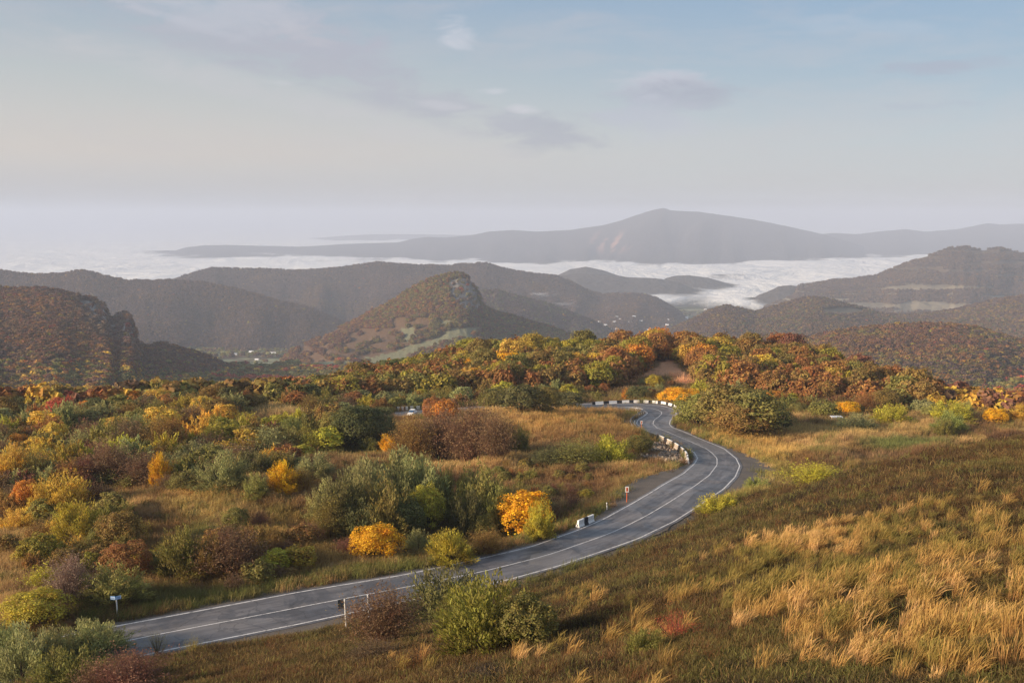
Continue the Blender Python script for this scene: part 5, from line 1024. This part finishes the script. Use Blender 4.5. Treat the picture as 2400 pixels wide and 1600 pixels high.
# small car, seen from the front, on the hidden stretch
P = onz(966, 972.5, -hrow(971)); car = empty('parked_car', P, 'white car facing the camera below the short row of barriers', 'car', math.radians(170))
def solid(name, secs, mat, parent):
    V = np.array(secs, float).reshape(-1, 3); n = len(secs[0]); F_ = [[i * n + k, i * n + (k + 1) % n, (i + 1) * n + (k + 1) % n, (i + 1) * n + k] for i in range(len(secs) - 1) for k in range(n)]
    F_ += [list(range(n))[::-1], list(range((len(secs) - 1) * n, len(secs) * n))]; m_ = bpy.data.meshes.new(name); m_.from_pydata([tuple(q) for q in V], [], F_); m_.materials.append(mat); return link(name, m_, parent)
def sec(y, w, z0, z1): return [(-w, y, z0), (w, y, z0), (w, y, z1 * .8 + z0 * .2), (w * .86, y, z1), (-w * .86, y, z1), (-w, y, z1 * .8 + z0 * .2)]
GLASS = simple('car_glass', (.03, .07, .14), .1)
bd = solid('body', [sec(2.05, .72, .3, .62), sec(1.85, .84, .22, .78), sec(.9, .86, .2, .92), sec(-1.3, .86, .2, .95), sec(-1.95, .8, .25, .85)], WHITE, car)
solid('windscreen', [sec(.98, .70, .90, .95), sec(.35, .62, .92, 1.40), sec(.30, .62, .92, 1.40)], GLASS, car); solid('roof', [sec(.29, .66, .93, 1.43), sec(-.9, .66, .93, 1.45), sec(-1.5, .68, .93, 1.1)], WHITE, car)
for sx in (-1, 1):
    link('headlight', mesh_np('headlight', *boxv(sx * .64 - .14, sx * .64 + .14, 1.98, 2.07, .52, .64), STEEL), car)
    for sy in (1.25, -1.25):
        wv, wf = tube([(sx * .70, sy, .31), (sx * .90, sy, .31)], [.31, .31], 14); link('wheel', mesh_np('wheel', wv, wf, BLACK), car)
# guardrails
def guardrail(pts, label, post_gap, H=.72):
    Pw = np.array([onz(a, b_, -hrow(b_) - .1) for a, b_ in pts]); s_ = np.r_[0, np.cumsum(np.linalg.norm(np.diff(Pw, axis=0), axis=1))]; n = int(s_[-1] / .5) + 2
    q = np.stack([np.interp(np.linspace(0, s_[-1], n), s_, Pw[:, k]) for k in range(3)], 1); q = np.stack([gsm(q[:, k], 3) for k in range(3)], 1)
    r = empty('guardrail', q[0], label, 'guardrail'); d = np.gradient(q, axis=0); sd = nrm(np.stack([d[:, 1], -d[:, 0], d[:, 2] * 0], 1)); q = q - q[0]
    prof = [(0, H + .16), (.05, H + .11), (.0, H + .06), (.0, H), (.05, H - .05), (0, H - .10), (-.02, H - .10), (-.02, H + .16)]
    V = np.stack([q + sd * a + np.array([0, 0, b_]) for a, b_ in prof], 1).reshape(-1, 3); K_ = len(prof)
    Fc = np.array([[i * K_ + k, i * K_ + (k + 1) % K_, (i + 1) * K_ + (k + 1) % K_, (i + 1) * K_ + k] for i in range(n - 1) for k in range(K_)]); link('rail', mesh_np('rail', V, Fc, STEEL), r)
    pm = mesh_np('post', *boxv(-.06, .06, -.05, .05, -.5, H + .1), STEEL)
    for t_ in np.arange(.3, s_[-1], post_gap):
        i = min(int(t_ / s_[-1] * (n - 1)), n - 1); o_ = link('post', pm, r); o_.location = q[i] - sd[i] * .09; o_.rotation_euler = (0, 0, math.atan2(d[i, 1], d[i, 0]))
guardrail([(1511, 966.5), (1503, 971), (1495, 976), (1486, 981.5), (1479, 987.5), (1476.5, 993), (1479, 999), (1483, 1007)], 'galvanised guardrail curving along the inside of the S-bend beside the golden grass', 2.0)
guardrail([(1456, 961.5), (1470, 961), (1485, 961.5), (1497, 963), (1508, 966)], 'low guardrail running left along the road edge of the far bend', 2.0)
# marker posts and plates
def post(px_, py_, h_, label, rad=.06, tilt=0, mat=WHITE, name='marker_post'):
    P = gp(px_, py_); r = empty(name, P, label, 'post'); v, f = tube([(0, 0, -.15), (0, 0, h_ - .03), (0, 0, h_)], [rad, rad, rad * .6], 8); link('pole', mesh_np('pole', v, f, mat), r)
    v, f = tube([(0, 0, h_ * .7), (0, 0, h_ * .8)], [rad + .006] * 2, 8); link('black_ring', mesh_np('black_ring', v, f, BLACK), r); r.rotation_euler = (0, tilt, 0); return r
post(1423, 1196, 1.15, 'short white marker post in the verge between the lone barrier and the marker plate', .075, -.06)
post(1583, 946, 1.5, 'slim white post behind the ninth barrier of the far bend', .06, .05)
post(1601, 954, 1.6, 'slim grey post at the right end of the far barriers', .05, 0, STEEL)
post(1496, 968, 1.2, 'white post leaning left behind the curving guardrail', .06, -.3)
post(921, 957, 1.1, 'small white post at the left of the short barrier row')
post(1075.5, 945, 1.4, 'small white post among bushes right of the orange trees')
def plate(px_, py_, h_, label, ts):
    P = gp(px_, py_); r = empty('marker_plate', P, label, 'road marker', math.radians(4)); v, f = tube([(0, 0, -.2), (0, 0, h_)], [.055, .055], 8); link('pole', mesh_np('pole', v, f, ORANGE), r)
    w_, b_ = .25 * ts, .41 * ts; link('plate', mesh_np('plate', *boxv(-w_, w_, -.085, -.06, h_ - b_, h_ + b_), WHITE), r); link('red_bar', mesh_np('red_bar', *boxv(-w_ * .55, w_ * .55, -.095, -.088, h_ - b_ * .68, h_ + b_ * .68), ORANGE), r)
    link('dark_core', mesh_np('dark_core', *boxv(-w_ * .2, w_ * .2, -.103, -.098, h_ - b_ * .45, h_ + b_ * .45), simple('dark_orange_paint', (.28, .05, .015), .5)), r)
plate(1469, 1177, 1.95, 'orange-poled marker with a white plate and red bar, standing on the gravel shoulder', 1.0)
plate(1503, 1013, 2.35, 'orange-poled marker with a white plate and red bar, inside the S-bend', .9)
# kilometre post with two small blue and white plates
P = gp(275.5, 1445); r = empty('kilometre_sign', P, 'white post carrying two small blue and white plates set in a V', 'road sign'); v, f = tube([(0, 0, -.1), (-.02, 0, 1.6), (-.06, 0, 1.95)], [.065, .06, .055], 10); link('pole', mesh_np('pole', v, f, WHITE), r)
v, f = tube([(0, 0, -.14), (0, 0, .10)], [.072, .072], 10); link('dark_foot', mesh_np('dark_foot', v, f, BLACK), r)
for s_, an in ((-1, .15), (1, .75)):
    pl = link('plate', mesh_np('plate', *boxv(0, .50, -.012, .012, -.17, .17), BLUE), r); pl.location = (-.06 + s_ * .03, -.075, 1.95); pl.rotation_euler = (0, 0, an if s_ > 0 else math.pi - an)
    fl_ = link('white_field', mesh_np('white_field', *boxv(.035, .465, -.02, .02, -.135, .135), simple('sign_white', (.62, .72, .86), .4)), pl)
    V2 = []; 
    for k in range(3): V2.append(boxv(.11 + k * .105, .165 + k * .105, -.026, .026, -.085, .085))
    link('digits', mesh_np('digits', *merge(V2), BLUE), pl); pl.children[0].name = pl.children[0].name
# large sign seen from behind
PL, PR = gp(812, 1474), gp(866, 1466); PR = np.array([PR[0], PR[1], PL[2]]); 
D0 = np.linalg.norm(PL); r = empty('road_sign', PL, 'sign frame of two white posts and thin rails, dark grey panel at its left end', 'road sign', math.atan2(PR[1] - PL[1], PR[0] - PL[0])); L_ = float(np.linalg.norm((PR - PL)[:2]))
hs = 75 * PL[1] / F * 1.03
for k, xx in enumerate((0, L_)):
    v, f = tube([(xx, 0, -.3), (xx - .12, 0, hs)], [.062, .058], 10); link('post', mesh_np('post', v, f, WHITE), r)
link('panel', mesh_np('panel', *boxv(-.72, -.02, .08, .11, hs - .82, hs + .02), GREY), r)
for zz in (hs - .08, hs - .72): link('rail', mesh_np('rail', *boxv(-.6, L_ + .3, .064, .079, zz - .022, zz + .022), STEEL), r)
# stones below the near bend
def rock(seed, n=3):
    r_ = np.random.default_rng(seed); import bmesh; bm = bmesh.new(); bmesh.ops.create_icosphere(bm, subdivisions=1, radius=.5)
    for v_ in bm.verts: v_.co *= r_.uniform(.7, 1.2)
    me = bpy.data.meshes.new('stone'); bm.to_mesh(me); bm.free(); a = me.attributes.new('rnd', 'FLOAT', 'POINT'); a.data.foreach_set('value', np.full(len(me.vertices), r_.random(), np.float32)); return me
STONE = leafmat('stone', 'inst', twig=True, patch=False); RK = [rock(s) for s in range(5)]
for q in RK: q.materials.append(STONE)
P_ = hit(rng.uniform(1498, 1614, 1500), rng.uniform(1032, 1092, 1500)); px, py = project(*P_.T); Dd, Ii = road_d(P_[:, 0], P_[:, 1])
ok = inpoly(px, py, [(1500, 1070), (1512, 1050), (1530, 1040), (1548, 1036), (1575, 1050), (1598, 1066), (1606, 1082), (1580, 1086), (1540, 1078)]) & (Dd - WID[Ii] / 2 > 1.6) & ~((px < 1545) & (px > 1512) & (py > 1056) & (py < 1066)); P_ = P_[ok]; n = len(P_)
sz = rng.uniform(.22, .75, n) * rng.uniform(.6, 1, n); scatter('stone_heap', RK, P_ + np.c_[np.zeros((n, 2)), sz * .2], rng.uniform(0, 6, (n, 3)), np.c_[sz * 1.2, sz, sz * .8], np.array((.21, .165, .13)) * rng.uniform(.5, 1.5, n)[:, None], rng.integers(0, 5, n), rng.random(n), label='heap of pale broken stones tipped down the bank below the bare barriers', category='stones')
P = gp(625, 1560); rk = rock(77); rk.materials.append(simple('pale_rock', (.50, .46, .42), .9, 5, .3)); o_ = link('rock', rk); o_.location = Vector(P) + Vector((0, 0, .08)); o_.scale = (.95, .6, .42); o_['label'] = 'pale rock lying alone on the turf near the bottom edge'; o_['category'] = 'rock'
# houses far away
def hitfar(px_, py_):
    u = float(uof(px_, py_)); s_ = float(slope(py_)); Y = np.geomspace(1200, 6500, 1500); z = terr(np.full(1500, u), Y); k = int((s_ * Y < z).argmax()); return np.array([u * Y[k], Y[k], z[k]])
WALLM = simple('pale_house_wall', (.72, .70, .68), .8); ROOFW = simple('light_metal_roof', (.80, .80, .82), .5); ROOFR = simple('reddish_roof', (.55, .30, .24), .8); ROOFG = simple('grey_blue_roof', (.42, .46, .52), .6)
def house(px_, py_, w_, d_, h_, roof, label, rz=0):
    P = hitfar(px_, py_); r = empty('house', P, label, 'house', rz, 'far houses of the valley villages'); wl_ = link('wall', mesh_np('wall', *boxv(-w_ / 2, w_ / 2, -d_ / 2, d_ / 2, -4, h_), WALLM), r)
    o_ = .5; V = np.array([(-w_ / 2 - o_, -d_ / 2 - o_, h_ + .05), (w_ / 2 + o_, -d_ / 2 - o_, h_ + .05), (w_ / 2 + o_, d_ / 2 + o_, h_ + .05), (-w_ / 2 - o_, d_ / 2 + o_, h_ + .05), (-w_ / 2 - o_, 0, h_ + d_ * .35), (w_ / 2 + o_, 0, h_ + d_ * .35)])
    m_ = bpy.data.meshes.new('roof'); m_.from_pydata([tuple(q) for q in V], [], [(0, 1, 5, 4), (2, 3, 4, 5), (0, 4, 3), (1, 2, 5), (0, 3, 2, 1)]); m_.materials.append(roof); link('roof', m_, r)
house(592, 830, 17, 9, 6, ROOFW, 'largest white-roofed house in the left valley')
house(640, 831, 14, 8, 4, ROOFW, 'smaller pale house right of the largest one in the left valley')
house(602, 845, 8, 6, 3, ROOFW, 'tiny white hut below the largest house of the left valley')
house(553, 832, 8, 6, 3, ROOFG, 'tiny grey hut at the left end of the left valley fields'); house(663, 822, 9, 6, 4, ROOFG, 'blue-grey roof among trees at the right end of the left valley')
vh = [(1405, 757, ROOFW, 'white house at the left end of the far village'), (1440, 757, ROOFW, 'second white house from the left in the far village'), (1454, 751, ROOFW, 'white house above and right of the second one in the far village'), (1445, 745, ROOFG, 'small grey roof at the top left of the far village'), (1477, 757, ROOFG, 'grey roof in the middle of the far village'), (1502, 755, ROOFW, 'long white roof in the middle of the far village'),
      (1486, 744, ROOFG, 'long grey roof under the slope above the far village'), (1564, 738, ROOFR, 'reddish roof at the top right of the far village'), (1565, 752, ROOFW, 'large white roof at the right of the far village'), (1563, 764, ROOFW, 'white roof lowest at the right of the far village'), (1609, 746, ROOFW, 'white house at the foot of the right-hand hill'), (1653, 727, ROOFW, 'pale house at the edge of the fog, far right of the village'),
      (1419, 764, ROOFG, 'grey-blue roof low at the left of the far village'), (1430, 776, ROOFW, 'white house just above the treetops of the wood, left'), (1446, 774, ROOFW, 'white gable just above the treetops of the wood'), (1520, 776, ROOFW, 'white roof just above the orange crowns in the middle')]
for k, (a, b_, rf, lb) in enumerate(vh): house(a, b_, 12 + (k * 7) % 7, 8, 4.5, rf, lb, .3 * math.sin(k * 2))
P = gp(1960, 989); r = empty('hut', P, 'low hut with a flat white roof among the willows right of the thicket', 'hut'); link('wall', mesh_np('wall', *boxv(-1.1, 1.1, -.8, .8, -.2, 1.3), CONC), r); link('roof', mesh_np('roof', *boxv(-1.3, 1.3, -1, 1, 1.3, 1.42), ROOFW), r)
